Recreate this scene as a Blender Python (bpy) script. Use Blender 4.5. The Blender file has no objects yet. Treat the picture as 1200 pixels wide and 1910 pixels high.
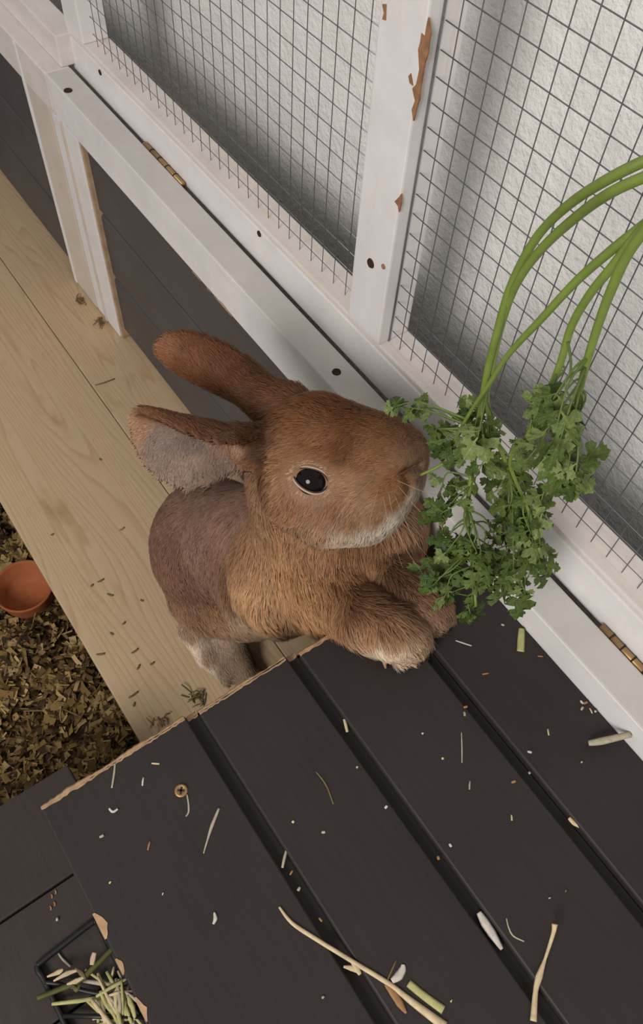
import bpy, bmesh, math, random
import numpy as np
from mathutils import Vector, Matrix, Quaternion

random.seed(7)
rng = np.random.default_rng(11)
SC = bpy.context.scene
COL = SC.collection

# ------------------------------------------------------------------ camera
# a hand-held phone looking steeply down; x runs along the hutch wall, y towards it, z up
F_PX = 1496.55
PP = (612.0, 950.0)
R = np.array([[0.57766764, -0.70037299, 0.4192586],
              [0.81428463, 0.45862008, -0.35582041],
              [0.05692659, 0.54694177, 0.83523294]])
CZ = 0.97                                   # camera height over the room floor
cam_d = bpy.data.cameras.new('camera')
cam = bpy.data.objects.new('camera', cam_d)
COL.objects.link(cam)
cam_d.sensor_fit = 'HORIZONTAL'
cam_d.sensor_width = 36.0
cam_d.lens = F_PX / 1200 * 36.0
cam_d.shift_x = -(PP[0] - 600) / 1200
cam_d.shift_y = (PP[1] - 955) / 1200
cam_d.clip_start = 0.01
M4 = Matrix([list(R[0]) + [0], list(R[1]) + [0], list(R[2]) + [CZ], [0, 0, 0, 1]])
cam.matrix_world = M4
SC.camera = cam

# ------------------------------------------------------------------ light, world, exposure
SC.view_settings.view_transform = 'Standard'
SC.view_settings.look = 'None'
SC.view_settings.gamma = 1.0
SC.view_settings.use_curve_mapping = False
SC.view_settings.exposure = -0.12
world = bpy.data.worlds.new('room_light')
SC.world = world
world.use_nodes = True
bg = world.node_tree.nodes['Background']
bg.inputs['Color'].default_value = (1.0, 0.965, 0.93, 1)
bg.inputs['Strength'].default_value = 0.43
ld = bpy.data.lights.new('room_lamp', 'AREA')
ld.shape = 'DISK'
ld.size = 0.78
ld.energy = 32
ld.color = (1.0, 0.96, 0.92)
lamp = bpy.data.objects.new('room_lamp', ld)
COL.objects.link(lamp)
lamp.location = (0.42, -1.25, CZ + 0.62)
lamp.rotation_euler = (Vector((-0.35, 0.2, 0.45)) - lamp.location).to_track_quat('-Z', 'Y').to_euler()

# ------------------------------------------------------------------ helpers
def ray(px, py):
    return R @ np.array([px - PP[0], -(py - PP[1]), -F_PX]) / F_PX
def Z(px, py, z):
    """the point at height z (relative to the phone) seen at a pixel"""
    r = ray(px, py); r = r * (z / r[2]); return Vector((r[0], r[1], r[2] + CZ))
def Yp(px, py, y):
    r = ray(px, py); r = r * (y / r[1]); return Vector((r[0], r[1], r[2] + CZ))
def D(px, py, d):
    r = ray(px, py) * d; return Vector((r[0], r[1], r[2] + CZ))
def camvec(a, b, c):
    """right, down, towards the phone"""
    return R @ np.array([a, -b, c])

def s2l(c):
    return tuple(((v / 255) / 12.92 if v / 255 <= 0.04045 else ((v / 255 + 0.055) / 1.055) ** 2.4) for v in c)

def link(o, parent=None):
    COL.objects.link(o)
    if parent is not None:
        o.parent = parent
        m = Matrix.Identity(4)
        if parent.type == 'EMPTY':
            m = Matrix.Translation(-Vector(parent.location))
        o.matrix_parent_inverse = m
    return o
def tag(o, label=None, cat=None, group=None, kind=None):
    if label: o['label'] = label
    if cat: o['category'] = cat
    if group: o['group'] = group
    if kind: o['kind'] = kind
    return o
def empty(name, loc):
    o = bpy.data.objects.new(name, None)
    o.location = loc
    o.empty_display_size = 0.02
    COL.objects.link(o)
    return o
def mobj(name, verts, faces, m, parent=None, smooth=False):
    me = bpy.data.meshes.new(name)
    me.from_pydata([tuple(v) for v in verts], [], faces)
    me.validate()
    if smooth:
        me.polygons.foreach_set('use_smooth', [True] * len(me.polygons))
    me.materials.append(m)
    return link(bpy.data.objects.new(name, me), parent)
def bobj(name, bm, m, parent=None, smooth=False):
    me = bpy.data.meshes.new(name)
    bm.normal_update()
    bm.to_mesh(me); bm.free()
    if smooth:
        me.polygons.foreach_set('use_smooth', [True] * len(me.polygons))
    me.materials.append(m)
    return link(bpy.data.objects.new(name, me), parent)
def box(name, x0, x1, y0, y1, z0, z1, m, parent=None, bev=0.0015, seg=2):
    """z relative to the phone"""
    bm = bmesh.new()
    bmesh.ops.create_cube(bm, size=1)
    for v in bm.verts:
        v.co = Vector((x0 + (v.co.x + .5) * (x1 - x0), y0 + (v.co.y + .5) * (y1 - y0), CZ + z0 + (v.co.z + .5) * (z1 - z0)))
    if bev:
        bmesh.ops.bevel(bm, geom=list(bm.edges), offset=bev, segments=seg, affect='EDGES', profile=0.6)
    return bobj(name, bm, m, parent)
def catmull(pts, n=6):
    pts = [Vector(p) for p in pts]
    if len(pts) < 3: return pts
    out = []
    for i in range(len(pts) - 1):
        p0 = pts[max(i - 1, 0)]; p1 = pts[i]; p2 = pts[i + 1]; p3 = pts[min(i + 2, len(pts) - 1)]
        for k in range(n):
            t = k / n
            out.append(0.5 * ((2 * p1) + (p2 - p0) * t + (2 * p0 - 5 * p1 + 4 * p2 - p3) * t * t + (3 * p1 - p0 - 3 * p2 + p3) * t ** 3))
    out.append(pts[-1])
    return out
def tube_data(pts, radii, sides=6, flat=1.0):
    """verts, faces of a capped tube along pts"""
    pts = [Vector(p) for p in pts]
    n = len(pts)
    if not hasattr(radii, '__len__'): radii = [radii] * n
    V, Fc = [], []
    ref = None
    for i, p in enumerate(pts):
        t = (pts[min(i + 1, n - 1)] - pts[max(i - 1, 0)]).normalized()
        if ref is None:
            ref = Vector((0, 0, 1)) if abs(t.z) < 0.9 else Vector((1, 0, 0))
        a = t.cross(ref).normalized(); b = a.cross(t).normalized(); ref = b
        r = radii[min(i, len(radii) - 1)]
        for k in range(sides):
            an = 2 * math.pi * k / sides
            V.append(p + a * math.cos(an) * r + b * math.sin(an) * r * flat)
    for i in range(n - 1):
        for k in range(sides):
            k2 = (k + 1) % sides
            Fc.append((i * sides + k, i * sides + k2, (i + 1) * sides + k2, (i + 1) * sides + k))
    Fc.append(tuple(range(sides - 1, -1, -1)))
    Fc.append(tuple((n - 1) * sides + k for k in range(sides)))
    return V, Fc
def tube(name, pts, radii, m, parent=None, sides=6, flat=1.0):
    V, Fc = tube_data(pts, radii, sides, flat)
    return mobj(name, V, Fc, m, parent, True)
def lerp_r(n, *vals):
    return list(np.interp(np.linspace(0, 1, n), np.linspace(0, 1, len(vals)), vals))

# ------------------------------------------------------------------ materials
class NB:
    def __init__(s, name):
        s.m = bpy.data.materials.new(name); s.m.use_nodes = True
        s.t = s.m.node_tree; s.b = s.t.nodes['Principled BSDF']
    def n(s, kind, **kw):
        o = s.t.nodes.new(kind)
        for k, v in kw.items():
            if k.startswith('i_'):
                key = k[2:].replace('_', ' ')
                o.inputs[key].default_value = v
            else:
                setattr(o, k, v)
        return o
    def l(s, a, b): s.t.links.new(a, b)
    def coords(s, scale=(1, 1, 1), rand=0.0):
        tc = s.n('ShaderNodeTexCoord'); mp = s.n('ShaderNodeMapping')
        mp.inputs['Scale'].default_value = scale
        s.l(tc.outputs['Object'], mp.inputs['Vector'])
        if rand:
            oi = s.n('ShaderNodeObjectInfo'); mu = s.n('ShaderNodeMath', operation='MULTIPLY'); mu.inputs[1].default_value = rand
            s.l(oi.outputs['Random'], mu.inputs[0]); s.l(mu.outputs[0], mp.inputs['Location'])
        return mp.outputs['Vector']
    def noise(s, vec, scale, detail=4, rough=0.55):
        o = s.n('ShaderNodeTexNoise'); o.inputs['Scale'].default_value = scale
        o.inputs['Detail'].default_value = detail; o.inputs['Roughness'].default_value = rough
        s.l(vec, o.inputs['Vector']); return o.outputs['Fac']
    def ramp(s, fac, stops):
        o = s.n('ShaderNodeValToRGB'); e = o.color_ramp.elements
        e[0].position, e[0].color = stops[0][0], (*stops[0][1], 1)
        e[1].position, e[1].color = stops[-1][0], (*stops[-1][1], 1)
        for p, c in stops[1:-1]:
            x = e.new(p); x.color = (*c, 1)
        s.l(fac, o.inputs['Fac']); return o.outputs['Color']
    def mix(s, fac, a, b, mode='MIX'):
        o = s.n('ShaderNodeMix', data_type='RGBA', blend_type=mode)
        if hasattr(fac, 'node'): s.l(fac, o.inputs['Factor'])
        else: o.inputs['Factor'].default_value = fac
        for v, k in ((a, 6), (b, 7)):
            if hasattr(v, 'node'): s.l(v, o.inputs[k])
            else: o.inputs[k].default_value = (*v, 1)
        return o.outputs[2]
    def bump(s, h, strength=0.3, dist=0.001):
        o = s.n('ShaderNodeBump'); o.inputs['Strength'].default_value = strength; o.inputs['Distance'].default_value = dist
        s.l(h, o.inputs['Height']); s.l(o.outputs['Normal'], s.b.inputs['Normal'])
    def col(s, c):
        if hasattr(c, 'node'): s.l(c, s.b.inputs['Base Color'])
        else: s.b.inputs['Base Color'].default_value = (*c, 1)
    def set(s, rough=0.6, spec=0.4, metal=0.0):
        s.b.inputs['Roughness'].default_value = rough
        s.b.inputs['Specular IOR Level'].default_value = spec
        s.b.inputs['Metallic'].default_value = metal
        return s.m

def plain(name, c, rough=0.6, spec=0.4, metal=0.0, var=0.12, scale=60):
    n = NB(name); v = n.coords(rand=5)
    f = n.noise(v, scale)
    n.col(n.ramp(f, [(0.25, tuple(x * (1 - var) for x in c)), (0.75, tuple(min(1, x * (1 + var)) for x in c))]))
    return n.set(rough, spec, metal)

def dark_stain(name, c):
    n = NB(name)
    v = n.coords((5, 60, 60), rand=3)
    g = n.noise(v, 6, 6, 0.6)
    v2 = n.coords((1, 1, 1), rand=2)
    b = n.noise(v2, 9, 3)
    c1 = n.ramp(g, [(0.28, tuple(x * 0.80 for x in c)), (0.55, c), (0.8, tuple(x * 1.16 for x in c))])
    c2 = n.mix(0.5, c1, n.ramp(b, [(0.3, tuple(x * 0.78 for x in c)), (0.7, tuple(x * 1.2 for x in c))]))
    n.col(c2)
    n.bump(g, 0.25, 0.0006)
    return n.set(0.52, 0.20)

def pine(name):
    n = NB(name)
    # growth rings cut lengthwise: long stretched, gently wandering bands
    v = n.coords((0.9, 10, 10), rand=4)
    dn = n.n('ShaderNodeTexNoise'); dn.inputs['Scale'].default_value = 1.6; dn.inputs['Detail'].default_value = 2
    n.l(v, dn.inputs['Vector'])
    mx = n.n('ShaderNodeVectorMath', operation='MULTIPLY_ADD')
    n.l(dn.outputs['Color'], mx.inputs[0]); mx.inputs[1].default_value = (0.3, 1.3, 1.3); n.l(v, mx.inputs[2])
    w = n.n('ShaderNodeTexWave', wave_type='BANDS', bands_direction='Y', wave_profile='SAW')
    w.inputs['Scale'].default_value = 4.2; w.inputs['Distortion'].default_value = 1.2; w.inputs['Detail'].default_value = 2.0
    n.l(mx.outputs[0], w.inputs['Vector'])
    base = n.ramp(w.outputs['Fac'], [(0.0, s2l((190, 166, 134))), (0.60, s2l((188, 163, 130))), (0.9, s2l((178, 150, 117))), (1.0, s2l((189, 165, 132)))])
    v3 = n.coords((4, 10, 10), rand=7)
    k = n.noise(v3, 2.0, 3, 0.6)
    kn = n.ramp(k, [(0.60, (1, 1, 1)), (0.70, (0.86, 0.83, 0.77)), (0.80, (0.66, 0.60, 0.52))])
    c = n.mix(1.0, base, kn, 'MULTIPLY')
    v4 = n.coords((8, 130, 130))
    f = n.noise(v4, 5, 4, 0.6)
    c = n.mix(1.0, c, n.ramp(f, [(0.3, (0.93, 0.92, 0.91)), (0.7, (1.03, 1.03, 1.03))]), 'MULTIPLY')
    n.col(c); n.bump(f, 0.15, 0.0004)
    return n.set(0.62, 0.3)

def white_paint(name, c=(0.735, 0.71, 0.70), raw=0.0, axis=0):
    n = NB(name)
    sc = [90, 90, 90]; sc[axis] = 6
    v = n.coords(tuple(sc), rand=3)
    g = n.noise(v, 2.5, 5, 0.6)
    v2 = n.coords((1, 1, 1), rand=5)
    b = n.noise(v2, 26, 5, 0.65)
    c1 = n.ramp(b, [(0.30, tuple(x * 0.90 for x in c)), (0.6, c), (0.8, tuple(min(1, x * 1.04) for x in c))])
    # thin brushed places where the wood tone shows
    r = n.ramp(g, [(0.60 - raw * 0.3, (0, 0, 0)), (0.80 - raw * 0.2, (0.45 + raw * 0.4,) * 3)])
    c2 = n.mix(r, c1, (0.62, 0.48, 0.37))
    n.col(c2); n.bump(g, 0.25, 0.0005)
    return n.set(0.5, 0.4)

M = {}
M['deck'] = dark_stain('dark_deck_stain', (0.0315, 0.0255, 0.0245))
M['board'] = dark_stain('grey_board_stain', (0.078, 0.070, 0.068))
M['low'] = dark_stain('low_board_stain', (0.046, 0.036, 0.033))
M['pine'] = pine('pine')
M['white_x'] = white_paint('white_paint_long', axis=0)
M['white_z'] = white_paint('white_paint_tall', axis=2)
M['cream_x'] = white_paint('thin_white_over_pine', (0.70, 0.65, 0.61), raw=0.3, axis=0)
M['cream_z'] = white_paint('thin_white_over_pine_tall', (0.60, 0.53, 0.46), raw=0.35, axis=2)
M['grey_x'] = white_paint('grey_paint_long', (0.56, 0.535, 0.51), raw=0.1, axis=0)
M['raw'] = plain('raw_chewed_wood', s2l((172, 140, 108)), 0.8, 0.2, var=0.25, scale=180)
M['rawdark'] = plain('raw_brown_wood', s2l((146, 106, 78)), 0.8, 0.2, var=0.3, scale=160)
M['tan'] = plain('scuffed_tan_edge', s2l((172, 146, 120)), 0.8, 0.2, var=0.25, scale=60)
M['steel'] = plain('galvanised_wire', (0.22, 0.22, 0.235), 0.38, 0.5, 0.7)
M['brass'] = plain('brass', s2l((166, 134, 96)), 0.48, 0.5, 0.7)
M['hole'] = plain('dark_screw_hole', s2l((58, 42, 32)), 0.8, 0.2)
M['black'] = plain('black_metal', (0.010, 0.010, 0.010), 0.45, 0.4)
M['terra'] = plain('terracotta', s2l((150, 86, 50)), 0.7, 0.3)
def plaster():
    n = NB('rough_plaster'); v = n.coords()
    a = n.noise(v, 190, 3, 0.6); b = n.noise(v, 34, 3)
    n.col(n.ramp(b, [(0.3, (0.78, 0.76, 0.735)), (0.7, (0.88, 0.86, 0.835))]))
    n.bump(a, 0.6, 0.004)
    return n.set(0.85, 0.2)
M['plaster'] = plaster()
M['floor'] = plain('dark_floor', (0.05, 0.045, 0.04), 0.7)

# ------------------------------------------------------------------ levels (relative to the phone)
DECK = -0.50; PINE = -0.82; BED = -0.915; LOW = -0.70
WALLY = 0.445

tag(box('wall_back', -2.6, 1.6, WALLY, WALLY + 0.1, -0.97, 1.3, M['plaster'], None, 0), 'white rough plaster wall behind the wire mesh', None, None, 'structure')
tag(box('floor', -2.6, 1.6, -2.2, WALLY, -1.02, -0.97, M['floor'], None, 0), 'dark floor under the hutch', None, None, 'structure')

# ------------------------------------------------------------------ pine shelf
t = tag(empty('pine_shelf', (-0.6, 0.15, CZ + PINE - 0.02)), 'pale pine plank shelf the rabbit stands on', 'shelf')
SH0, SH1 = -1.30, -0.02
box('plank', SH0, SH1, 0.0265, 0.1988, PINE - 0.02, PINE, M['pine'], t, 0.0012)
box('plank', SH0, SH1, 0.1996, 0.2950, PINE - 0.02, PINE, M['pine'], t, 0.0012)
box('ledger', SH0, SH1, 0.24, 0.29, PINE - 0.048, PINE - 0.0202, M['low'], t)

# ------------------------------------------------------------------ lower hutch panel with dark boards
FY = 0.271
t = tag(empty('boarded_hutch', (-0.4, 0.285, CZ + PINE)), 'lower hutch side of dark grey boards framed by white rails, behind the rabbit', 'panel')
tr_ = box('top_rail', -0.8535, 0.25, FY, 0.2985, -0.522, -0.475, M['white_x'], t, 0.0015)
tr_.data.materials.append(M['grey_x'])
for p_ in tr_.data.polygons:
    if p_.normal.z > 0.9: p_.material_index = 1  # upward faces of the rail get a darker, greyer paint tone
st = box('stile', -0.870, -0.803, FY + 0.0006, 0.295, PINE + 0.002, -0.5222, M['white_z'], t, 0.0018)
box('bare_edge', -0.8028, -0.7985, FY + 0.002, 0.295, PINE + 0.002, -0.5225, M['tan'], t, 0.0015)
box('groove_bead', -0.8440, -0.8385, FY - 0.0012, FY + 0.004, PINE + 0.003, -0.523, M['cream_z'], st, 0.001)
zb = PINE + 0.012
nb = 3
hgt = (-0.522 - zb) / nb
for i in range(nb):
    bm = bmesh.new()
    z0 = zb + i * hgt; z1 = z0 + hgt
    prof = [(0.2815, z0 + 0.004), (0.2790, z0 + 0.0065), (0.2790, z1 - 0.0035), (0.2815, z1 - 0.001), (0.2925, z1 - 0.001), (0.2925, z0 + 0.0)]
    prof = [(0.2850, z0)] + [(0.2850, z0 + 0.004)] + prof[0:4] + [(0.2925, z1 - 0.0002), (0.2925, z0)]
    va = [bm.verts.new((-0.7985, y, CZ + z)) for y, z in prof]
    vb = [bm.verts.new((0.25, y, CZ + z)) for y, z in prof]
    k = len(prof)
    for j in range(k):
        bm.faces.new((va[j], va[(j + 1) % k], vb[(j + 1) % k], vb[j]))
    bm.faces.new(va[::-1]); bm.faces.new(vb)
    bmesh.ops.recalc_face_normals(bm, faces=bm.faces)
    bobj('board', bm, M['board'], t)
# chewed nicks on the lower edge of the rail
for (a, b, w) in [((357, 496), (374, 514), 0.0028), ((384, 523), (392, 533), 0.0022), ((398, 541), (432, 580), 0.0034)]:
    A = Yp(*a, FY - 0.0004); B = Yp(*b, FY - 0.0004)
    n = 7; V = []; Fc = []
    for i in range(n):
        u = i / (n - 1); h = w * (0.25 + 0.75 * math.sin(math.pi * u)) * random.uniform(0.55, 1.1)
        p = A.lerp(B, u); p.z = CZ - 0.5224
        V += [p, p + Vector((0, 0, h)), p + Vector((0, 0.004, -0.0002))]
    for i in range(n - 1):
        j = 3 * i
        Fc += [(j, j + 3, j + 4, j + 1), (j, j + 2, j + 5, j + 3)]
    mobj('bare_nick', V, Fc, M['raw'], t)

def screw_hole(name, p, nrm, r, parent, deep='hole', ring=None):
    """a sunk hole or screw: a lathed dish with a raised rim"""
    nrm = Vector(nrm).normalized()
    a = nrm.orthogonal().normalized(); b = nrm.cross(a)
    prof = [(0.0, 0.0002), (0.55, 0.0002), (0.75, 0.0006), (1.0, 0.0008), (1.12, 0.0000)]
    V = []; Fc = []; S = 12
    for (rr, h) in prof:
        for k in range(S):
            an = 2 * math.pi * k / S
            V.append(Vector(p) + a * math.cos(an) * rr * r + b * math.sin(an) * rr * r + nrm * h)
    for i in range(len(prof) - 1):
        for k in range(S):
            Fc.append((i * S + k, i * S + (k + 1) % S, (i + 1) * S + (k + 1) % S, (i + 1) * S + k))
    return mobj(name, V, Fc, M[deep], parent, True)
screw_hole('screw', Z(127, 169, -0.475), (0, 0, 1), 0.0042, t)
screw_hole('screw', Z(628, 694, -0.475), (0, 0, 1), 0.0034, t)

# the neighbouring panel round the corner, on the far left
t = tag(empty('neighbouring_hutch', (-1.1, 0.285, CZ + PINE)), 'next hutch panel at the upper left, dark boards beside a pale scuffed post', 'panel')
box('stile', -0.9320, -0.8712, FY - 0.0006, 0.295, PINE + 0.002, -0.4765, M['cream_z'], t, 0.002)
box('bead', -0.9400, -0.9325, FY - 0.002, 0.29, PINE + 0.002, -0.4780, M['white_z'], t, 0.0015)
box('bare_edge', -0.9450, -0.9402, FY + 0.001, 0.29, PINE + 0.002, -0.4790, M['tan'], t, 0.0015)
box('top_rail', -1.45, -0.8545, FY - 0.001, 0.2985, -0.5215, -0.4755, M['cream_x'], t, 0.0015)
for i in range(3):
    box('board', -1.45, -0.9452, 0.279, 0.2925, zb + i * hgt + 0.001, zb + (i + 1) * hgt - 0.003, M['board'], t, 0.003)
box('upper_block', -1.45, -0.8560, 0.290, 0.318, -0.4753, -0.4430, M['cream_x'], t, 0.0015)

# ------------------------------------------------------------------ wire mesh screen
t = tag(empty('mesh_screen', (-0.35, 0.32, CZ - 0.484)), 'white wooden frame filled with square wire mesh in front of the plaster wall', 'screen')
Y0, Y1, YM = 0.306, 0.335, 0.3175
ZT = 0.10
RB = -0.483
box('bottom_rail', -0.862, 0.21, Y0, Y1, RB, -0.4462, M['white_x'], t, 0.0015)
box('rail_cap', -0.862, 0.21, Y0 + 0.0008, Y1 + 0.001, -0.4460, -0.4405, M['cream_x'], t, 0.0014)
box('stile', -0.862, -0.822, Y0, Y1, -0.4403, ZT, M['white_z'], t, 0.0015)
pst = box('post', -0.3605, -0.3215, Y0 - 0.0005, Y1, -0.4403, ZT, M['white_z'], t, 0.0015)
box('groove', -0.3216, -0.3207, YM - 0.0022, YM - 0.0008, -0.4403, ZT, M['steel'], pst, 0)
box('stile', 0.170, 0.210, Y0, Y1, -0.4403, ZT, M['white_z'], t, 0.0015)
box('top_rail', -0.862, 0.21, Y0, Y1, ZT + 0.0002, ZT + 0.04, M['white_x'], t, 0.0015)
def wires(x0, x1, xp, xs, zp, zs):
    V = []; Fc = []
    def add(pts, r):
        v, f = tube_data(pts, r, 6)
        k = len(V); V.extend(v); Fc.extend([tuple(i + k for i in q) for q in f])
    r = 0.00037
    a = math.ceil((x0 - xp) / xs); b = math.floor((x1 - xp) / xs)
    for i in range(a, b + 1):
        x = xp + i * xs
        add([(x + random.gauss(0, 0.0002), YM, CZ - 0.441 + (ZT + 0.441) * k / 4) for k in range(5)], r)
    c = math.ceil((-0.4400 - zp) / zs); d = math.floor((ZT - zp) / zs)
    for j in range(c, d + 1):
        z = zp + j * zs + CZ
        add([(x0 + (x1 - x0) * k / 6, YM + 0.0009, z + random.gauss(0, 0.0002)) for k in range(7)], r)
    return V, Fc
V, Fc = wires(-0.8225, -0.3600, -0.3808, 0.01596, -0.2341, 0.0165)
o = mobj('wire_mesh', V, Fc, M['steel'], t, True)
V, Fc = wires(-0.3210, 0.1705, -0.2961, 0.0136, -0.1783, 0.0149)
o = mobj('wire_mesh', V, Fc, M['steel'], t, True)
for p in ((187, 135), (484, 436)):
    screw_hole('screw_hole', Yp(*p, Y0 - 0.0001), (0, -1, 0), 0.0026, t)
screw_hole('screw_hole', Yp(692, 491, Y0 - 0.0006), (0, -1, 0), 0.0034, t)
screw_hole('dent', Yp(716, 497, Y0 - 0.0006), (0, -1, 0), 0.0018, t, 'rawdark')
# flaked paint: bare brown wood along the post's outer edge
def flake(poly, m=M['rawdark']):
    pts = [Yp(a, b, Y0 - 0.0012) for a, b in poly]
    n = len(pts)
    V = pts + [p + Vector((0, 0.0012, 0)) for p in pts]
    Fc = [tuple(range(n))] + [(i, i + n, (i + 1) % n + n, (i + 1) % n) for i in range(n)]
    bm = bmesh.new()
    vs = [bm.verts.new(v) for v in V]
    for f in Fc: bm.faces.new([vs[i] for i in f])
    bmesh.ops.recalc_face_normals(bm, faces=bm.faces)
    bmesh.ops.triangulate(bm, faces=[f for f in bm.faces if len(f.verts) > 4])
    return bobj('bare_flake', bm, m, t)
flake([(799, 33), (801, 50), (803, 62), (800, 80), (798, 100), (792, 118), (788, 140), (784, 165), (782, 185), (776, 205), (771, 226), (768, 205), (774, 188), (769, 165), (776, 158), (782, 130), (780, 92), (784, 78), (786, 62), (792, 70), (796, 45)])
flake([(762, 142), (766, 137), (770, 160), (764, 155)])
flake([(748, 362), (748, 378), (744, 396), (742, 384), (736, 376), (744, 368)])
flake([(713, 8), (720, 8), (719, 38), (713, 36), (716, 24)])
# brass hinges in the gap
def hinge(pa, pb):
    a = Yp(*pa, 0.3022); b = Yp(*pb, 0.3022)
    x0, x1 = sorted((a.x, b.x)); z = CZ - 0.4785
    h = tube('hinge', [(x0, 0.3022, z), (x1, 0.3022, z)], 0.0029, M['brass'], t, 10)
    n = 5
    for i in range(1, n):
        x = x0 + (x1 - x0) * i / n
        tube('knuckle_ring', [(x - 0.0006, 0.3022, z), (x + 0.0006, 0.3022, z)], 0.0033, M['hole'], h, 10)
    box('leaf_plate', x0, x1, 0.3035, 0.3055, -0.5050, -0.4830, M['brass'], h, 0)
hinge((272, 283), (343, 353))
hinge((1128, 1160), (1230, 1268))

# ------------------------------------------------------------------ dark deck (roof of the little house)
t = tag(empty('plank_deck', (0.1, 0.11, CZ + PINE)), 'dark stained plank deck the rabbit rests its front paws on', 'deck')
edges = [(-0.0505, 0.0470), (0.0550, 0.1220), (0.1300, 0.1995), (0.2080, 0.2700)]
def deck_plank(y0, y1, xe, last):
    bm = bmesh.new()
    X1 = 0.55; zt = CZ + DECK; zl = zt - 0.0065; zb_ = zt - 0.018; e = 0.0013
    yt = y1 if last else y1 + 0.0078
    prof = [(y0, zb_), (y0, zt - e), (y0 + e * 0.4, zt - e * 0.4), (y0 + e, zt), (y1 - e, zt), (y1 - e * 0.4, zt - e * 0.4), (y1, zt - e)]
    prof += [(y1, zb_)] if last else [(y1, zl), (yt, zl), (yt, zb_)]
    ss = [(xe + 0.0022, 0), (xe + 0.10, 0), (X1, 0)]
    rows = []
    for x, _ in ss:
        rows.append([bm.verts.new((x + (random.uniform(-0.0006, 0.0006) if x == ss[0][0] else 0), y, z)) for y, z in prof])
    k = len(prof)
    for i in range(len(rows) - 1):
        for j in range(k):
            bm.faces.new((rows[i][j], rows[i][(j + 1) % k], rows[i + 1][(j + 1) % k], rows[i + 1][j]))
    bm.faces.new(rows[0][::-1]); bm.faces.new(rows[-1])
    bmesh.ops.recalc_face_normals(bm, faces=bm.faces)
    o = bobj('plank', bm, M['deck'], t)
    # the gnawed front end, bare wood, ragged
    V = []; Fc = []; n = int((yt - y0) / 0.0022)
    for i in range(n + 1):
        y = y0 + 0.0002 + (yt - y0 - 0.0004) * i / n
        top = zt if y < y1 else zl
        w = 0.0019 + 0.0011 * math.sin(y * 160) + random.uniform(-0.0008, 0.0009)
        V += [Vector((xe + 0.0034 + random.uniform(-0.0004, 0.0007), y, top + 0.0003)), Vector((xe + 0.0014 - max(w, 0) * 0.35, y, top - 0.0004)),
              Vector((xe - max(w, 0) * 0.5, y, top - 0.0035)), Vector((xe, y, zb_)), Vector((xe + 0.0036, y, zb_))]
    for i in range(n):
        for q in range(4):
            a = 5 * i + q
            Fc.append((a, a + 1, a + 6, a + 5))
    mobj('gnawed_end', V, Fc, M['raw'], o)
    return o
xs_edge = [-0.1742, -0.1722, -0.1690, -0.1675]
planks = [deck_plank(a, b, xs_edge[i], i == 3) for i, (a, b) in enumerate(edges)]
# chips of bare wood along the near long edge
for (pa, pb, w) in [((176, 1703), (197, 1752), 0.0042), ((214, 1790), (231, 1818), 0.0026), ((250, 1862), (275, 1905), 0.0030)]:
    A = Z(*pa, DECK); B = Z(*pb, DECK); V = []; Fc = []; n = 8
    for i in range(n):
        u = i / (n - 1); x = A.x + (B.x - A.x) * u
        h = w * (0.2 + 0.8 * math.sin(math.pi * u)) * random.uniform(0.7, 1.1)
        V += [Vector((x, edges[0][0] + h, CZ + DECK + 0.0003)), Vector((x, edges[0][0] - 0.0004, CZ + DECK + 0.0002)), Vector((x, edges[0][0] - 0.0006, CZ + DECK - 0.010))]
    for i in range(n - 1):
        j = 3 * i
        Fc += [(j, j + 3, j + 4, j + 1), (j + 1, j + 4, j + 5, j + 2)]
    mobj('bare_chip', V, Fc, M['raw'], planks[0])
# walls of the little house below
box('house_wall', -0.145, -0.130, -0.035, 0.262, PINE + 0.0002, DECK - 0.0182, M['low'], t)
box('house_wall', -0.1298, 0.50, -0.035, -0.020, -0.97, DECK - 0.0182, M['low'], t)
# the brass cross-head screw
sp = Z(338, 1475, DECK)
sc = screw_hole('screw', sp + Vector((0, 0, 0.0004)), (0, 0, 1), 0.0036, t, 'brass')
for an in (0.9, 0.9 + math.pi / 2):
    d = Vector((math.cos(an), math.sin(an), 0)); s = Vector((-d.y, d.x, 0))
    c = sp + Vector((0, 0, 0.0010))
    L, w = 0.0021, 0.00055
    q = [c + d * L + s * w, c - d * L + s * w, c - d * L - s * w, c + d * L - s * w]
    mobj('cross_slot', q + [p - Vector((0, 0, 0.0006)) for p in q], [(0, 1, 2, 3), (0, 4, 5, 1), (1, 5, 6, 2), (2, 6, 7, 3), (3, 7, 4, 0)], M['hole'], sc)

# ------------------------------------------------------------------ lower dark boards, bedding, bowl, rack
t = tag(empty('lower_boards', (-0.1, -0.2, -0.97 + CZ)), 'low dark brown boards at the lower left beneath the deck', 'boards')
for x0, x1 in ((-0.262, -0.1815), (-0.1798, -0.098), (-0.0963, -0.014), (-0.0123, 0.07)):
    box('board', x0, x1, -0.42, -0.0375, LOW - 0.018, LOW, M['low'], t, 0.0012)
box('support', -0.255, -0.240, -0.42, -0.0375, -0.97, LOW - 0.0182, M['low'], t)

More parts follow.
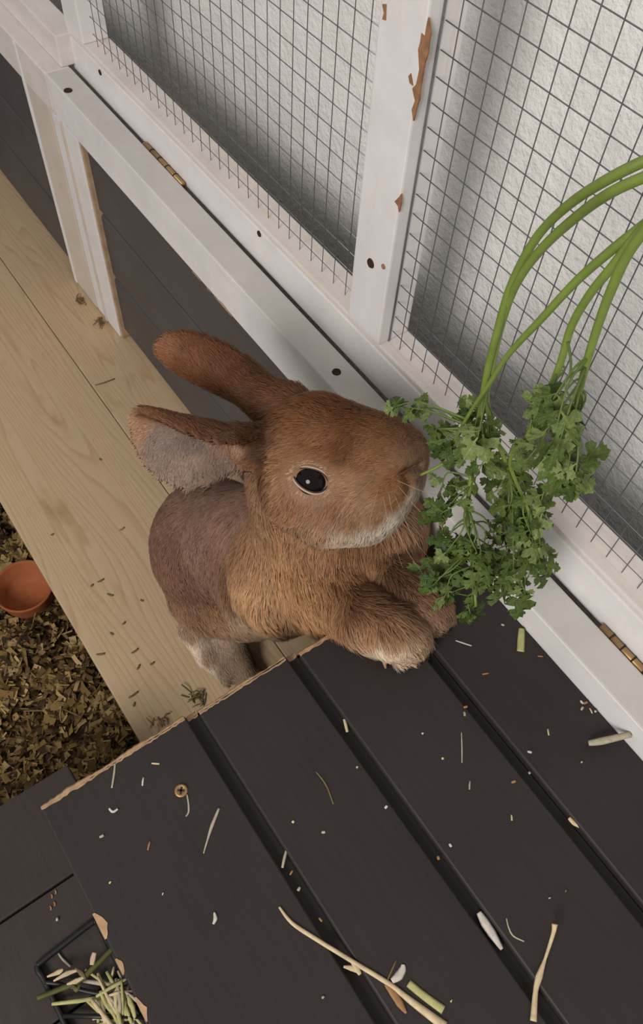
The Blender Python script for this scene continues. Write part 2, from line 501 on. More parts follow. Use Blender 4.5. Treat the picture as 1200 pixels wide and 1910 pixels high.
def bedding():
    n = NB('shavings_colour')
    a = n.n('ShaderNodeAttribute'); a.attribute_name = 'col'
    n.l(a.outputs['Color'], n.b.inputs['Base Color'])
    m = n.set(0.75, 0.2)
    V = []; Fc = []; C = []
    pal = [s2l(c) for c in ((150, 122, 78), (120, 94, 56), (92, 70, 42), (168, 142, 98), (60, 44, 28), (134, 112, 64))]
    nx, ny = 90, 60
    x0, x1, y0, y1 = -1.25, -0.266, -0.5, 0.10
    def hgt_(x, y):
        return 0.012 * math.sin(x * 31 + 1) * math.sin(y * 37) + 0.008 * math.sin(x * 71 + y * 53) + 0.004 * math.sin(x * 150) * math.sin(y * 170)
    for i in range(nx + 1):
        for j in range(ny + 1):
            x = x0 + (x1 - x0) * i / nx; y = y0 + (y1 - y0) * j / ny
            V.append((x, y, CZ + BED + hgt_(x, y)))
    for i in range(nx):
        for j in range(ny):
            k = i * (ny + 1) + j
            Fc.append((k, k + ny + 1, k + ny + 2, k + 1)); C.append(pal[4])
    for q in range(15000):
        if q < 11000: x = random.uniform(-0.70, -0.275); y = random.uniform(-0.30, 0.07)
        else: x = random.uniform(x0, x1 - 0.01); y = random.uniform(y0, y1 - 0.01)
        L = random.uniform(0.004, 0.010) * (1 if random.random() < 0.9 else 2.4); w = random.uniform(0.0012, 0.0042)
        if L > 0.012: w = 0.0008
        an = random.uniform(0, math.tau); tl = random.uniform(-0.7, 0.7); ro = random.uniform(-0.9, 0.9)
        d = Vector((math.cos(an) * math.cos(tl), math.sin(an) * math.cos(tl), math.sin(tl)))
        s = d.cross(Vector((0, 0, 1))).normalized()
        s = Quaternion(d, ro) @ s
        nn = s.cross(d)
        p = Vector((x, y, CZ + BED + hgt_(x, y) + random.uniform(0.0, 0.010)))
        k = len(V); bend = random.uniform(-0.25, 0.25) * L
        V += [p - d * L + s * w, p - d * L - s * w, p + s * w + nn * bend, p - s * w + nn * bend, p + d * L + s * w, p + d * L - s * w]
        Fc += [(k, k + 1, k + 3, k + 2), (k + 2, k + 3, k + 5, k + 4)]
        c = random.choice(pal); f = random.uniform(0.55, 1.2); c = tuple(v * f for v in c)
        C += [c, c]
    o = mobj('bedding', V, Fc, m)
    at = o.data.attributes.new('col', 'FLOAT_COLOR', 'FACE')
    at.data.foreach_set('color', np.array([(*c, 1) for c in C], dtype=np.float32).ravel())
    return o
tag(bedding(), 'brown wood shavings and hay bedding below the pine shelf', 'bedding', None, 'stuff')

def lathe(name, prof, c, m, parent=None, S=40):
    V = []; Fc = []
    for r, z in prof:
        for k in range(S):
            an = math.tau * k / S
            V.append(Vector((c[0] + r * math.cos(an), c[1] + r * math.sin(an), c[2] + z)))
    for i in range(len(prof) - 1):
        for k in range(S):
            Fc.append((i * S + k, i * S + (k + 1) % S, (i + 1) * S + (k + 1) % S, (i + 1) * S + k))
    Fc.append(tuple(range(S - 1, -1, -1)))
    return mobj(name, V, Fc, m, parent, True)
bc = Z(54, 1112, -0.90)
tag(lathe('terracotta_bowl', [(0.026, -0.012), (0.031, 0.004), (0.0345, 0.024), (0.0355, 0.027), (0.0345, 0.029), (0.032, 0.026), (0.027, 0.006), (0.014, 0.001), (0.0005, 0.0)], bc, M['terra']),
    'small terracotta bowl in the bedding beside the pine shelf', 'bowl')

# black wire rack
t = tag(empty('wire_rack', Z(150, 1900, LOW)), 'black metal wire rack lying on the low dark boards', 'rack')
zr = LOW + 0.004
ring = [(70, 1800), (90, 1784), (165, 1726), (178, 1719), (186, 1727), (240, 1836), (300, 1960), (292, 1978), (190, 2020), (170, 2010), (88, 1838), (72, 1812)]
P = catmull([Z(a, b, zr) for a, b in ring + ring[:1]], 4)
tube('rim_wire', P, 0.0024, M['black'], t, 8)
tube('cross_wire', catmull([Z(a, b, zr + 0.003) for a, b in [(84, 1832), (112, 1836), (150, 1846), (190, 1853), (218, 1843), (240, 1830)]], 4), 0.0016, M['black'], t, 8)
tube('cross_wire', [Z(a, b, zr + 0.003) for a, b in [(118, 1895), (270, 1897)]], 0.0016, M['black'], t, 8)

# ------------------------------------------------------------------ hay
def hay_mat(name, c, rough=0.6):
    return plain(name, s2l(c), rough, 0.35, var=0.22, scale=220)
M['straw'] = hay_mat('straw', (196, 176, 142))
M['straw2'] = hay_mat('straw_grey', (168, 158, 138))
M['strawg'] = hay_mat('straw_green', (172, 168, 112))
M['strawb'] = hay_mat('straw_brown', (150, 112, 74))
M['dkhay'] = hay_mat('dry_green_hay', (104, 92, 56))
M['twig'] = hay_mat('green_twig', (80, 82, 40))
M['husk'] = hay_mat('pale_husk', (194, 186, 176))
def straw(name, px, r, m, z=DECK, flat=0.6, taper=(0.7, 1, 0.8), label=None, cat='hay', group=None, parent=None, n=5, lift=None):
    pts = [Z(a, b, z) + Vector((0, 0, r * flat + (lift[i] if lift else 0))) for i, (a, b) in enumerate(px)]
    if len(pts) > 2: pts = catmull(pts, n)
    o = tube(name, pts, [r * k for k in lerp_r(len(pts), *taper)], m, parent, 6, flat)
    if label: tag(o, label, cat, group)
    return o
s = straw('straw', [(521, 1692), (545, 1722), (590, 1752), (660, 1795), (725, 1835), (770, 1870), (830, 1915)], 0.0013, M['straw'], taper=(0.5, 0.9, 0.9, 1.1, 1.9), label='long pale forked straw lying across the front planks, its end running to the bottom')
straw('side_leaf', [(655, 1792), (664, 1804), (672, 1818)], 0.0018, M['straw'], flat=0.35, taper=(0.3, 1, 0.5), parent=s)
straw('side_leaf', [(641, 1803), (655, 1806), (668, 1812)], 0.0014, M['straw'], flat=0.35, taper=(0.4, 1, 0.7), parent=s)
straw('side_leaf', [(719, 1836), (733, 1852), (746, 1872), (758, 1890)], 0.0020, M['strawb'], flat=0.35, taper=(0.4, 1, 1, 0.3), parent=s)
straw('straw', [(762, 1834), (790, 1857), (827, 1884)], 0.0020, M['strawg'], flat=0.3, taper=(1, 1, 1.1), label='short flat yellow-green straw beside the end of the long forked straw')
straw('hay_leaf', [(731, 1830), (744, 1820), (751, 1808), (752, 1799)], 0.0022, M['husk'], flat=0.3, taper=(0.6, 1.1, 0.9, 0.4), label='curled pale leaf scrap touching the long forked straw')
straw('straw', [(1025, 1728), (1024, 1745), (1012, 1790), (1003, 1822), (998, 1850), (994, 1905)], 0.0012, M['straw'], taper=(1.5, 1.0, 0.7, 1.7, 1.2, 1.6), label='upright-looking pale stalk with knobbly joint near the lower right corner of the deck', lift=(0.010, 0.008, 0.005, 0.003, 0.001, 0.001))
straw('straw', [(1093, 1391), (1115, 1389), (1165, 1380)], 0.0024, M['straw2'], label='thick pale straw stub at the deck edge below the white rail', lift=(0.004, 0.006, 0.01))
straw('husk', [(893, 1702), (905, 1722), (918, 1742), (936, 1771)], 0.0026, M['husk'], z=DECK - 0.004, flat=0.4, taper=(0.6, 1.1, 1, 0.4), label='white and tan husk lodged in the second deck groove')
straw('straw', [(973, 1173), (972, 1195), (971, 1216)], 0.0026, M['strawg'], flat=0.3, taper=(0.8, 1, 1), label='short greenish straw by the white rail under the parsley')
straw('hay_wisp', [(945, 1713), (949, 1730), (958, 1746), (978, 1756)], 0.0005, M['straw2'], label='thin curved hay blade right of the white husk')
straw('hay_wisp', [(409, 1508), (396, 1540), (388, 1565), (380, 1592)], 0.0009, M['straw2'], taper=(0.8, 1.2, 0.7, 0.4), label='forked grey hay blade on the left plank near the first groove')
straw('hay_wisp', [(538, 1575), (531, 1600), (527, 1619)], 0.0009, M['straw2'], z=DECK - 0.002, label='pale hay blade poking out of the first deck groove')
straw('hay_wisp', [(590, 1440), (603, 1456), (612, 1472), (622, 1500)], 0.0006, M['dkhay'], label='thin greenish hay blade in the middle of the second plank')
straw('hay_wisp', [(861, 1366), (862, 1395), (862, 1423)], 0.0005, M['straw2'], label='fine straight hay blade in the middle of the third plank')
straw('hay_wisp', [(215, 1425), (213, 1445), (209, 1470)], 0.0007, M['straw2'], label='fine straight hay blade on the left plank near the gnawed corner')
straw('hay_wisp', [(349, 1482), (352, 1500), (352, 1515), (347, 1523)], 0.0006, M['straw2'], label='hooked hay blade right below the brass screw')
straw('hay_wisp', [(204, 1508), (208, 1513), (213, 1514), (220, 1509)], 0.0008, M['husk'], label='small pale crescent of hay on the left plank')
straw('hay_wisp', [(400, 1702), (402, 1714), (398, 1724)], 0.0012, M['husk'], taper=(0.4, 1, 0.5), label='pale bent hay scrap low on the left plank')
straw('hay_wisp', [(642, 1342), (645, 1352), (648, 1366)], 0.0011, M['straw'], z=DECK - 0.003, label='short pale straw in the upper end of the second deck groove')
straw('hay_wisp', [(1061, 1526), (1070, 1535), (1083, 1542)], 0.0017, M['straw'], z=DECK - 0.003, label='short pale straw stub in the third deck groove')
crumbs = [(283, 1424, 298, 1425), (268, 1450, 266, 1466), (276, 1586, 280, 1570), (186, 1562, 194, 1558), (205, 1645, 207, 1647), (303, 1667, 305, 1668), (541, 1632, 546, 1624),
          (600, 1553, 607, 1552), (545, 1532, 549, 1534), (718, 1508, 722, 1503), (865, 1320, 872, 1318), (866, 1328, 867, 1336), (1022, 1360, 1024, 1372), (984, 1402, 992, 1404),
          (954, 1460, 962, 1457), (986, 1443, 989, 1441), (954, 1520, 955, 1531), (838, 1574, 842, 1580), (817, 1597, 819, 1604), (877, 1457, 876, 1473), (825, 1413, 827, 1417),
          (1025, 1674, 1026, 1676), (1054, 1662, 1056, 1663), (602, 1858, 604, 1862), (841, 1866, 843, 1867), (1083, 1307, 1088, 1313), (1088, 1313, 1096, 1310), (1084, 1325, 1088, 1319),
          (1100, 1321, 1105, 1331), (1109, 1326, 1112, 1329), (1003, 1224, 1013, 1225), (935, 1165, 941, 1167), (1084, 1421, 1086, 1423), (788, 1367, 790, 1369), (595, 1712, 601, 1719), (560, 1655, 556, 1662), (740, 1790, 722, 1830), (850, 1195, 880, 1205), (900, 1258, 912, 1256), (665, 1430, 668, 1432)]
def sort_labels(items, marks, text):
    """a label for each scrap: what it lies on and the nearest landmark; look-alikes at one landmark are told apart by their order"""
    out = []
    for x, y in items:
        out.append(text(x, y) + min(marks, key=lambda m: math.hypot(m[0] - x, m[1] - y))[2])
    for l in set(out):
        ids = sorted([k for k, v in enumerate(out) if v == l], key=lambda k: (items[k][1], items[k][0]))
        n_ = len(ids)
        if n_ > 1:
            words = {2: ['upper', 'lower'], 3: ['upper', 'middle', 'lower']}.get(n_, ['topmost', 'second', 'third', 'fourth', 'fifth', 'sixth', 'seventh', 'eighth', 'ninth', 'tenth'])
            for r_, k in enumerate(ids): out[k] = l + ', ' + words[min(r_, 9)] + ' of ' + ['', '', 'two', 'three', 'four', 'five', 'six', 'seven', 'eight', 'nine', 'ten'][min(n_, 10)]
    return out
deck_marks = [(338, 1475, 'the brass screw'), (660, 1795, 'the long forked straw'), (915, 1738, 'the white husk'), (1010, 1800, 'the knobbly stalk'), (1115, 1389, 'the thick straw stub'), (740, 1230, 'the near front paw'),
              (972, 1195, 'the short greenish straw'), (600, 1460, 'the thin greenish wisp'), (862, 1395, 'the fine straight wisp'), (1070, 1535, 'the third groove stub'), (395, 1545, 'the forked grey wisp'), (400, 1712, 'the pale bent scrap'), (820, 1590, 'the middle of the second groove')]
def which_plank(x, y):
    yy = Z(x, y, DECK).y
    return 'tiny hay crumb on the ' + ('first' if yy < 0.055 else 'second' if yy < 0.13 else 'third' if yy < 0.208 else 'rail-side') + ' deck plank by '
cl_ = sort_labels([((a + c) / 2, (b + d) / 2) for a, b, c, d in crumbs], deck_marks, which_plank)
for q, (a, b, c, d) in enumerate(crumbs):
    ln = math.hypot(c - a, d - b)
    straw('hay_crumb', [(a, b), ((a + c) / 2 + random.uniform(-.6, .6), (b + d) / 2), (c, d)], 0.0009 if ln < 9 else 0.0006, [M['straw'], M['straw2'], M['strawb'], M['husk']][(q * 7) % 4] if q != 36 else M['dkhay'], n=2,
          label=cl_[q], group='hay crumbs on the dark deck')
# scraps on the pine shelf
bits = [(178, 719, 214, 707), (222, 990, 232, 984), (182, 1086, 194, 1080), (169, 1094, 174, 1090), (200, 1108, 212, 1111), (245, 1219, 258, 1210), (280, 1240, 288, 1235), (180, 1221, 196, 1219), (256, 1249, 261, 1240),
        (95, 998, 100, 996), (190, 858, 186, 856), (330, 1170, 338, 1172), (228, 1165, 234, 1160), (262, 1119, 268, 1121), (240, 1302, 258, 1290), (252, 1310, 249, 1318), (206, 1180, 212, 1184)]
bl_ = sort_labels([((a + c) / 2, (b + d) / 2) for a, b, c, d in bits], [(200, 640, 'the white stile'), (300, 980, 'the rabbit rump'), (380, 1220, 'the hind foot'), (100, 1050, 'the outer shelf edge'), (260, 1300, 'the deck corner'), (180, 1100, 'the middle of the shelf')], lambda x, y: 'dark hay scrap on pine shelf by ')
for q, (a, b, c, d) in enumerate(bits):
    straw('hay_scrap', [(a, b), ((a + c) / 2, (b + d) / 2 + 1), (c, d)], 0.0012, M['dkhay'] if a != 222 else M['strawb'], z=PINE, n=2, label=bl_[q], group='hay scraps on the pine shelf')
def tuft(name, cx, cy, z, n, spread, ln, r, mats, label, cat='hay', dirs=None):
    e = tag(empty(name, Z(cx, cy, z)), label, cat)
    for i in range(n):
        a = cx + random.gauss(0, spread); b = cy + random.gauss(0, spread * 0.7)
        an = random.choice(dirs) + random.gauss(0, 0.25) if dirs else random.uniform(0, math.tau)
        L = ln * random.uniform(0.5, 1.2)
        dx, dy = math.cos(an) * L / 2, math.sin(an) * L / 2
        h = random.uniform(0.0, 0.006)
        straw('blade', [(a - dx, b - dy), (a + random.gauss(0, L * .05), b + random.gauss(0, L * .05)), (a + dx, b + dy)], r * random.uniform(0.7, 1.2), random.choice(mats), z=z, parent=e, n=3, lift=(h * random.random(), h, h * random.random()))
    return e
tuft('hay_tuft', 186, 603, PINE, 16, 5, 13, 0.0008, [M['dkhay'], M['strawb']], 'small brown hay clump at the foot of the white stile')
tuft('hay_tuft', 150, 562, PINE, 14, 5, 12, 0.0009, [M['strawb'], M['dkhay']], 'small tan hay clump at the foot of the scuffed corner post')
tuft('hay_tuft', 368, 1303, PINE, 22, 10, 20, 0.0008, [M['dkhay'], M['twig']], 'wispy greenish hay on the pine shelf against the gnawed deck edge')
tuft('hay_tuft', 300, 1345, PINE, 12, 9, 18, 0.0007, [M['dkhay'], M['strawb']], 'few hay wisps at the corner of pine shelf and deck')
tuft('hay_tuft', 215, 1868, LOW + 0.004, 34, 24, 92, 0.0016, [M['straw'], M['strawg'], M['straw2']], 'pale straw heap in the black wire rack at the bottom left', dirs=[1.15, -0.1, 1.3, -0.35, 1.0])
e = tag(empty('hay_twig', Z(150, 1815, LOW)), 'dull green twig with dry leaves across the black wire rack', 'twig')
straw('stem', [(70, 1862), (110, 1846), (150, 1828), (180, 1800), (212, 1768)], 0.0023, M['twig'], z=LOW + 0.010, parent=e)
for px in ([(140, 1806), (152, 1815), (160, 1826)], [(125, 1836), (142, 1830), (158, 1822)], [(150, 1836), (143, 1846), (135, 1836)], [(88, 1822), (110, 1813), (118, 1808)], [(100, 1830), (125, 1816), (145, 1810)]):
    straw('dry_leaf', px, 0.0019, random.choice([M['twig'], M['dkhay'], M['straw']]), z=LOW + 0.012, flat=0.3, taper=(0.3, 1, 0.4), parent=e)
straw('hay_wisp', [(172, 1800), (174, 1788), (177, 1777)], 0.0022, M['straw'], z=LOW + 0.016, flat=0.3, label='small orange-tan straw leaning on the green twig')
straw('hay_wisp', [(109, 1778), (118, 1790), (132, 1803)], 0.0009, M['straw2'], z=LOW + 0.001, label='thin pale straw above the green twig')
straw('hay_wisp', [(107, 1712), (107, 1718)], 0.0012, M['husk'], z=LOW + 0.001, label='single pale speck of hay on the low boards above the rack')
for a, b in ((96, 1668), (101, 1682), (94, 1690), (103, 1660)):
    straw('hay_scrap', [(a, b), (a + 2, b + 4), (a + 1, b + 8)], 0.0008, M['strawb'], z=LOW, n=2, label='reddish brown crumb on the low boards at the far left', group='brown crumbs on the low boards')
# ------------------------------------------------------------------ the rabbit
# one continuous body surface (blended distance field, surface-netted), fur as its child
def cvec(v): return np.array([v.x, v.y, v.z])
def P3(px, py, d): return cvec(D(px, py, d))
CAMF = np.stack([camvec(1, 0, 0), camvec(0, 1, 0), camvec(0, 0, 1)])     # rows: right, down, towards phone
def smin(a, b, k):
    h = np.clip(0.5 + 0.5 * (b - a) / k, 0, 1)
    return b * (1 - h) + a * h - k * h * (1 - h)
def sd_ell(p, c, r, ang=0.0):
    ca, sa = math.cos(ang), math.sin(ang)
    F = np.stack([CAMF[0] * ca + CAMF[1] * sa, -CAMF[0] * sa + CAMF[1] * ca, CAMF[2]])
    q = (p - c) @ F.T
    r = np.array(r)
    k0 = np.linalg.norm(q / r, axis=1); k1 = np.linalg.norm(q / (r * r), axis=1) + 1e-9
    return k0 * (k0 - 1) / k1
def sd_cone(p, a, b, r1, r2):
    ab = b - a
    t = np.clip(((p - a) @ ab) / (ab @ ab), 0, 1)
    return np.linalg.norm(p - a - t[:, None] * ab, axis=1) - (r1 + (r2 - r1) * t)
def sd_ear(p, a, b, opening, W, cup, th, base=0.6, asym=0.0):
    ax = b - a; L = np.linalg.norm(ax); ax = ax / L
    o = opening - ax * (opening @ ax); o /= np.linalg.norm(o)
    wv = np.cross(ax, o)
    q = p - a
    t = (q @ ax) / L; u = q @ wv; v = q @ o
    tc = np.clip(t, 0, 1)
    w = W * np.sqrt(np.clip(1 - (np.abs(tc - 0.5) / 0.5) ** 3.0, 0.0, 1))
    w = w * (base + (1 - base) * np.clip(tc / 0.45, 0, 1)) + 1e-4
    s = (u - asym * w) / W
    cupv = cup * W * s * s * (1 - 0.35 * tc)
    slope = 2 * cup * s * (1 - 0.35 * tc)
    sheet = np.abs(v - cupv) / np.sqrt(1 + slope ** 2) - th
    edge = (np.abs(u) - w)
    end = np.maximum(-t, t - 1) * L
    d = np.maximum(np.maximum(sheet, edge), end)
    return d
HEAD_C = P3(640, 880, 0.505)
EAR_R = (P3(492, 826, 0.510), P3(246, 775, 0.478), camvec(0.05, 0.86, 0.52))
EAR_L = (P3(512, 752, 0.535), P3(293, 640, 0.530), camvec(0.35, -0.35, -0.87))
FOOT = [cvec(Z(a, b, z)) for a, b, z in [(362, 1176, -0.795), (392, 1222, -0.806), (424, 1252, -0.8085)]]
FOOT2 = [cvec(Z(a, b, z)) for a, b, z in [(430, 1185, -0.79), (446, 1232, -0.806), (462, 1256, -0.8085)]]
PAW = [cvec(Z(a, b, z)) for a, b, z in [(735, 1180, -0.4825), (762, 1192, -0.4855)]]
PAW2 = [cvec(Z(a, b, z)) for a, b, z in [(788, 1128, -0.4835), (803, 1140, -0.4855)]]
def body_sdf(p):
    k = 0.018
    d = sd_ell(p, P3(392, 1018, 0.790), (0.055, 0.064, 0.060), 0.1)                      # hips
    d = smin(d, sd_cone(p, P3(405, 1010, 0.775), P3(590, 1030, 0.625), 0.054, 0.047), 0.02)   # back
    d = smin(d, sd_ell(p, P3(515, 1095, 0.680), (0.048, 0.040, 0.05), -0.1), 0.02)       # belly
    d = smin(d, sd_ell(p, P3(400, 1118, 0.800), (0.046, 0.036, 0.04), 0.25), 0.010)       # thigh
    d = smin(d, sd_ell(p, P3(460, 1128, 0.800), (0.040, 0.034, 0.04), 0.25), 0.010)
    d = smin(d, sd_ell(p, P3(632, 1060, 0.602), (0.051, 0.048, 0.047), 0.0), k)          # chest
    d = smin(d, sd_ell(p, P3(520, 1065, 0.612), (0.036, 0.046, 0.040), 0.1), 0.012)      # shoulder
    d = smin(d, sd_ell(p, P3(722, 1003, 0.588), (0.027, 0.035, 0.027), 0.2), k)          # far shoulder
    d = smin(d, sd_cone(p, P3(560, 890, 0.560), P3(595, 1005, 0.600), 0.036, 0.044), k)  # neck
    # hind feet
    for f in (FOOT, FOOT2):
        d = smin(d, sd_cone(p, f[0], f[1], 0.016, 0.0125), 0.012)
        d = smin(d, sd_cone(p, f[1], f[2], 0.0125, 0.0105), 0.008)
        for k in (-1, 0, 1):
            tv = f[2] - f[1]; tv = tv / np.linalg.norm(tv); sv = np.cross(tv, [0, 0, 1.0])
            d = smin(d, sd_cone(p, f[2] - tv * 0.006 + sv * k * 0.006, f[2] + tv * (0.011 - 0.003 * abs(k)) + sv * k * 0.0085, 0.0065, 0.0050), 0.0022)
    # fore legs
    d = smin(d, sd_cone(p, P3(610, 1105, 0.580), P3(688, 1158, 0.542), 0.026, 0.0185), 0.012)
    d = smin(d, sd_cone(p, P3(688, 1158, 0.542), PAW[0], 0.0185, 0.0165), 0.008)
    d = smin(d, sd_cone(p, PAW[0], PAW[1], 0.0165, 0.0135), 0.006)
    for pw in (PAW, PAW2):
        tv = pw[1] - pw[0]; tv = tv * [1, 1, 0]; tv = tv / np.linalg.norm(tv)
        tv = tv * 0.5 + np.array([0.80, -0.60, 0]) * 0.5; tv /= np.linalg.norm(tv); sv = np.cross(tv, [0, 0, 1.0])
        for k in (-1.5, -0.5, 0.5, 1.5):
            d = smin(d, sd_cone(p, pw[1] + sv * k * 0.0050 - [0, 0, 0.003], pw[1] + tv * (0.0090 - 0.0014 * k * k) + sv * k * 0.0072 - [0, 0, 0.0075], 0.0075, 0.0052), 0.0022)
    e = sd_cone(p, P3(690, 1050, 0.590), P3(752, 1095, 0.556), 0.024, 0.0175)
    e = smin(e, sd_cone(p, P3(752, 1095, 0.556), PAW2[0], 0.0175, 0.0150), 0.008)
    e = smin(e, sd_cone(p, PAW2[0], PAW2[1], 0.0150, 0.0130), 0.006)
    d = smin(d, e, 0.006)
    # head
    h = sd_ell(p, P3(592, 842, 0.512), (0.0360, 0.0365, 0.0330), 0.1)                    # cranium
    h = smin(h, sd_ell(p, P3(690, 862, 0.505), (0.0330, 0.0315, 0.0270), 0.10), 0.014)   # snout
    h = smin(h, sd_ell(p, P3(727, 880, 0.500), (0.0205, 0.0285, 0.0225), 0.15), 0.010)   # whisker pad
    h = smin(h, sd_ell(p, P3(640, 942, 0.505), (0.0350, 0.0255, 0.0250), -0.25), 0.012)  # jaw
    h = smin(h, sd_ell(p, P3(560, 905, 0.508), (0.0250, 0.0270, 0.0260), 0.3), 0.012)    # cheek
    h = smin(h, sd_ell(p, P3(693, 960, 0.508), (0.0190, 0.0150, 0.0180), -0.6), 0.010)   # chin
    h = smin(h, sd_ell(p, P3(772, 842, 0.503), (0.0075, 0.0105, 0.0110), 0.2), 0.008)    # nose
    h = smin(h, sd_ell(p, P3(600, 862, 0.484), (0.0150, 0.0080, 0.0070), 0.25), 0.008)   # brow
    for a, b, r in ((P3(738, 892, 0.4745), P3(768, 876, 0.4815), 0.0020), (P3(768, 876, 0.4815), P3(786, 868, 0.490), 0.0022), (P3(760, 884, 0.480), P3(770, 915, 0.483), 0.0016), (P3(770, 915, 0.483), P3(745, 950, 0.480), 0.0014)):
        h = -smin(-h, sd_cone(p, a, b, r, r) + 0.0, 0.004)
    d = smin(d, h, 0.005)
    ear = sd_ear(p, *EAR_R, 0.0262, 1.05, 0.0020, 0.62) - 0.0008
    ear = smin(ear, sd_cone(p, P3(500, 835, 0.512), P3(455, 828, 0.500), 0.018, 0.010), 0.010)
    d = smin(d, ear, 0.006)
    ear = sd_ear(p, *EAR_L, 0.0160, 0.8, 0.0022, 0.8) - 0.0008
    ear = smin(ear, sd_cone(p, P3(530, 765, 0.530), P3(455, 722, 0.532), 0.019, 0.010), 0.010)
    d = smin(d, ear, 0.006)
    return d
EYE_R = 0.0116
def find_surface(px, py, d0=0.36, d1=0.62):
    ds = np.linspace(d0, d1, 1000)
    pts = np.array([P3(px, py, 1.0)]) * 0
    r = ray(px, py)
    pts = ds[:, None] * r[None, :] + np.array([0, 0, CZ])
    s = body_sdf(pts)
    return ds[np.argmax(s < 0)] if (s < 0).any() else ds[np.argmin(s)]
def grad(p, e=0.0006):
    g = np.stack([body_sdf(p + np.eye(3)[i] * e) - body_sdf(p - np.eye(3)[i] * e) for i in range(3)], 1)
    return g / (np.linalg.norm(g, axis=1, keepdims=True) + 1e-9)

def surface_net(f, lo, hi, h):
    n = np.ceil((hi - lo) / h).astype(int) + 1
    ax = [lo[i] + h * np.arange(n[i]) for i in range(3)]
    # coarse pass, then only the cells near the surface
    G = np.full(n, 1.0, dtype=np.float32)
    st = 8
    cx = [a[::st] for a in ax]
    cc = np.stack(np.meshgrid(*cx, indexing='ij'), -1)
    cv = f(cc.reshape(-1, 3)).reshape(cc.shape[:3])
    near = np.abs(cv) < h * st * 1.9
    mask = np.zeros(n, bool)
    for i, j, k in np.argwhere(near):
        a = np.array([i, j, k]) * st
        l0 = np.maximum(a - st // 2, 0); l1 = np.minimum(a + st // 2 + 1, n)
        mask[l0[0]:l1[0], l0[1]:l1[1], l0[2]:l1[2]] = True
    # sign fill from the coarse grid
    up = np.repeat(np.repeat(np.repeat(cv, st, 0), st, 1), st, 2)
    sh = st // 2
    pad = np.pad(up, ((0, st), (0, st), (0, st)), mode='edge')
    G = pad[sh:sh + n[0], sh:sh + n[1], sh:sh + n[2]].astype(np.float32)
    if G.shape != tuple(n):
        G = np.pad(G, [(0, n[i] - G.shape[i]) for i in range(3)], mode='edge')
    idx = np.argwhere(mask)
    pts = np.stack([ax[i][idx[:, i]] for i in range(3)], 1)
    vals = np.concatenate([f(pts[s:s + 400000]) for s in range(0, len(pts), 400000)])
    G[mask] = vals
    S = G < 0
    c = np.zeros(tuple(n - 1), np.int8)
    for a in (0, 1):
        for b in (0, 1):
            for d in (0, 1):
                c += S[a:n[0] - 1 + a, b:n[1] - 1 + b, d:n[2] - 1 + d]
    act = (c > 0) & (c < 8)
    cells = np.argwhere(act)
    vid = -np.ones(tuple(n - 1), int); vid[act] = np.arange(len(cells))
    acc = np.zeros((len(cells), 3)); cnt = np.zeros(len(cells))
    corners = [(a, b, d) for a in (0, 1) for b in (0, 1) for d in (0, 1)]
    for i in range(8):
        for j in range(i + 1, 8):
            A, B = np.array(corners[i]), np.array(corners[j])
            if np.abs(A - B).sum() != 1: continue
            va = G[tuple((cells + A).T)]; vb = G[tuple((cells + B).T)]
            m = (va < 0) != (vb < 0)
            t = np.where(m, va / np.where(m, va - vb, 1), 0)
            acc += np.where(m[:, None], A + t[:, None] * (B - A), 0); cnt += m
    V = lo + h * (cells + acc / cnt[:, None])
    Fs = []
    for axis in range(3):
        o1, o2 = [(1, 2), (2, 0), (0, 1)][axis]
        s0 = [slice(None)] * 3; s1 = [slice(None)] * 3
        s0[axis] = slice(0, -1); s1[axis] = slice(1, None)
        a, b = S[tuple(s0)], S[tuple(s1)]
        e = np.argwhere(a != b)
        e = e[(e[:, o1] > 0) & (e[:, o2] > 0) & (e[:, o1] < n[o1] - 1) & (e[:, o2] < n[o2] - 1)]
        d1 = np.zeros(3, int); d1[o1] = 1; d2 = np.zeros(3, int); d2[o2] = 1
        q = np.stack([vid[tuple((e - d1 - d2).T)], vid[tuple((e - d2).T)], vid[tuple(e.T)], vid[tuple((e - d1).T)]], 1)
        ins = S[tuple(e.T)]
        q[~ins] = q[~ins][:, ::-1]
        Fs.append(q)
    Fs = np.concatenate(Fs)
    return V, Fs[(Fs >= 0).all(1)]

lo = np.array([-0.50, 0.05, CZ - 0.83]); hi = np.array([-0.09, 0.275, CZ - 0.33])
BV, BF = surface_net(body_sdf, lo, hi, 0.0022)
BV[:, 2] = np.maximum(BV[:, 2], CZ + PINE + 0.0005)
inside_deck = (BV[:, 0] > -0.176)
BV[inside_deck, 2] = np.maximum(BV[inside_deck, 2], CZ + DECK + 0.0005)
BN = grad(BV)

# eye position on the surface
de = find_surface(582, 894)
eye_dir = -ray(582, 894) / np.linalg.norm(ray(582, 894))
eye_s = P3(582, 894, de)
eye_n = grad(eye_s[None])[0]
EYE = eye_s - eye_dir * (EYE_R * 0.66)

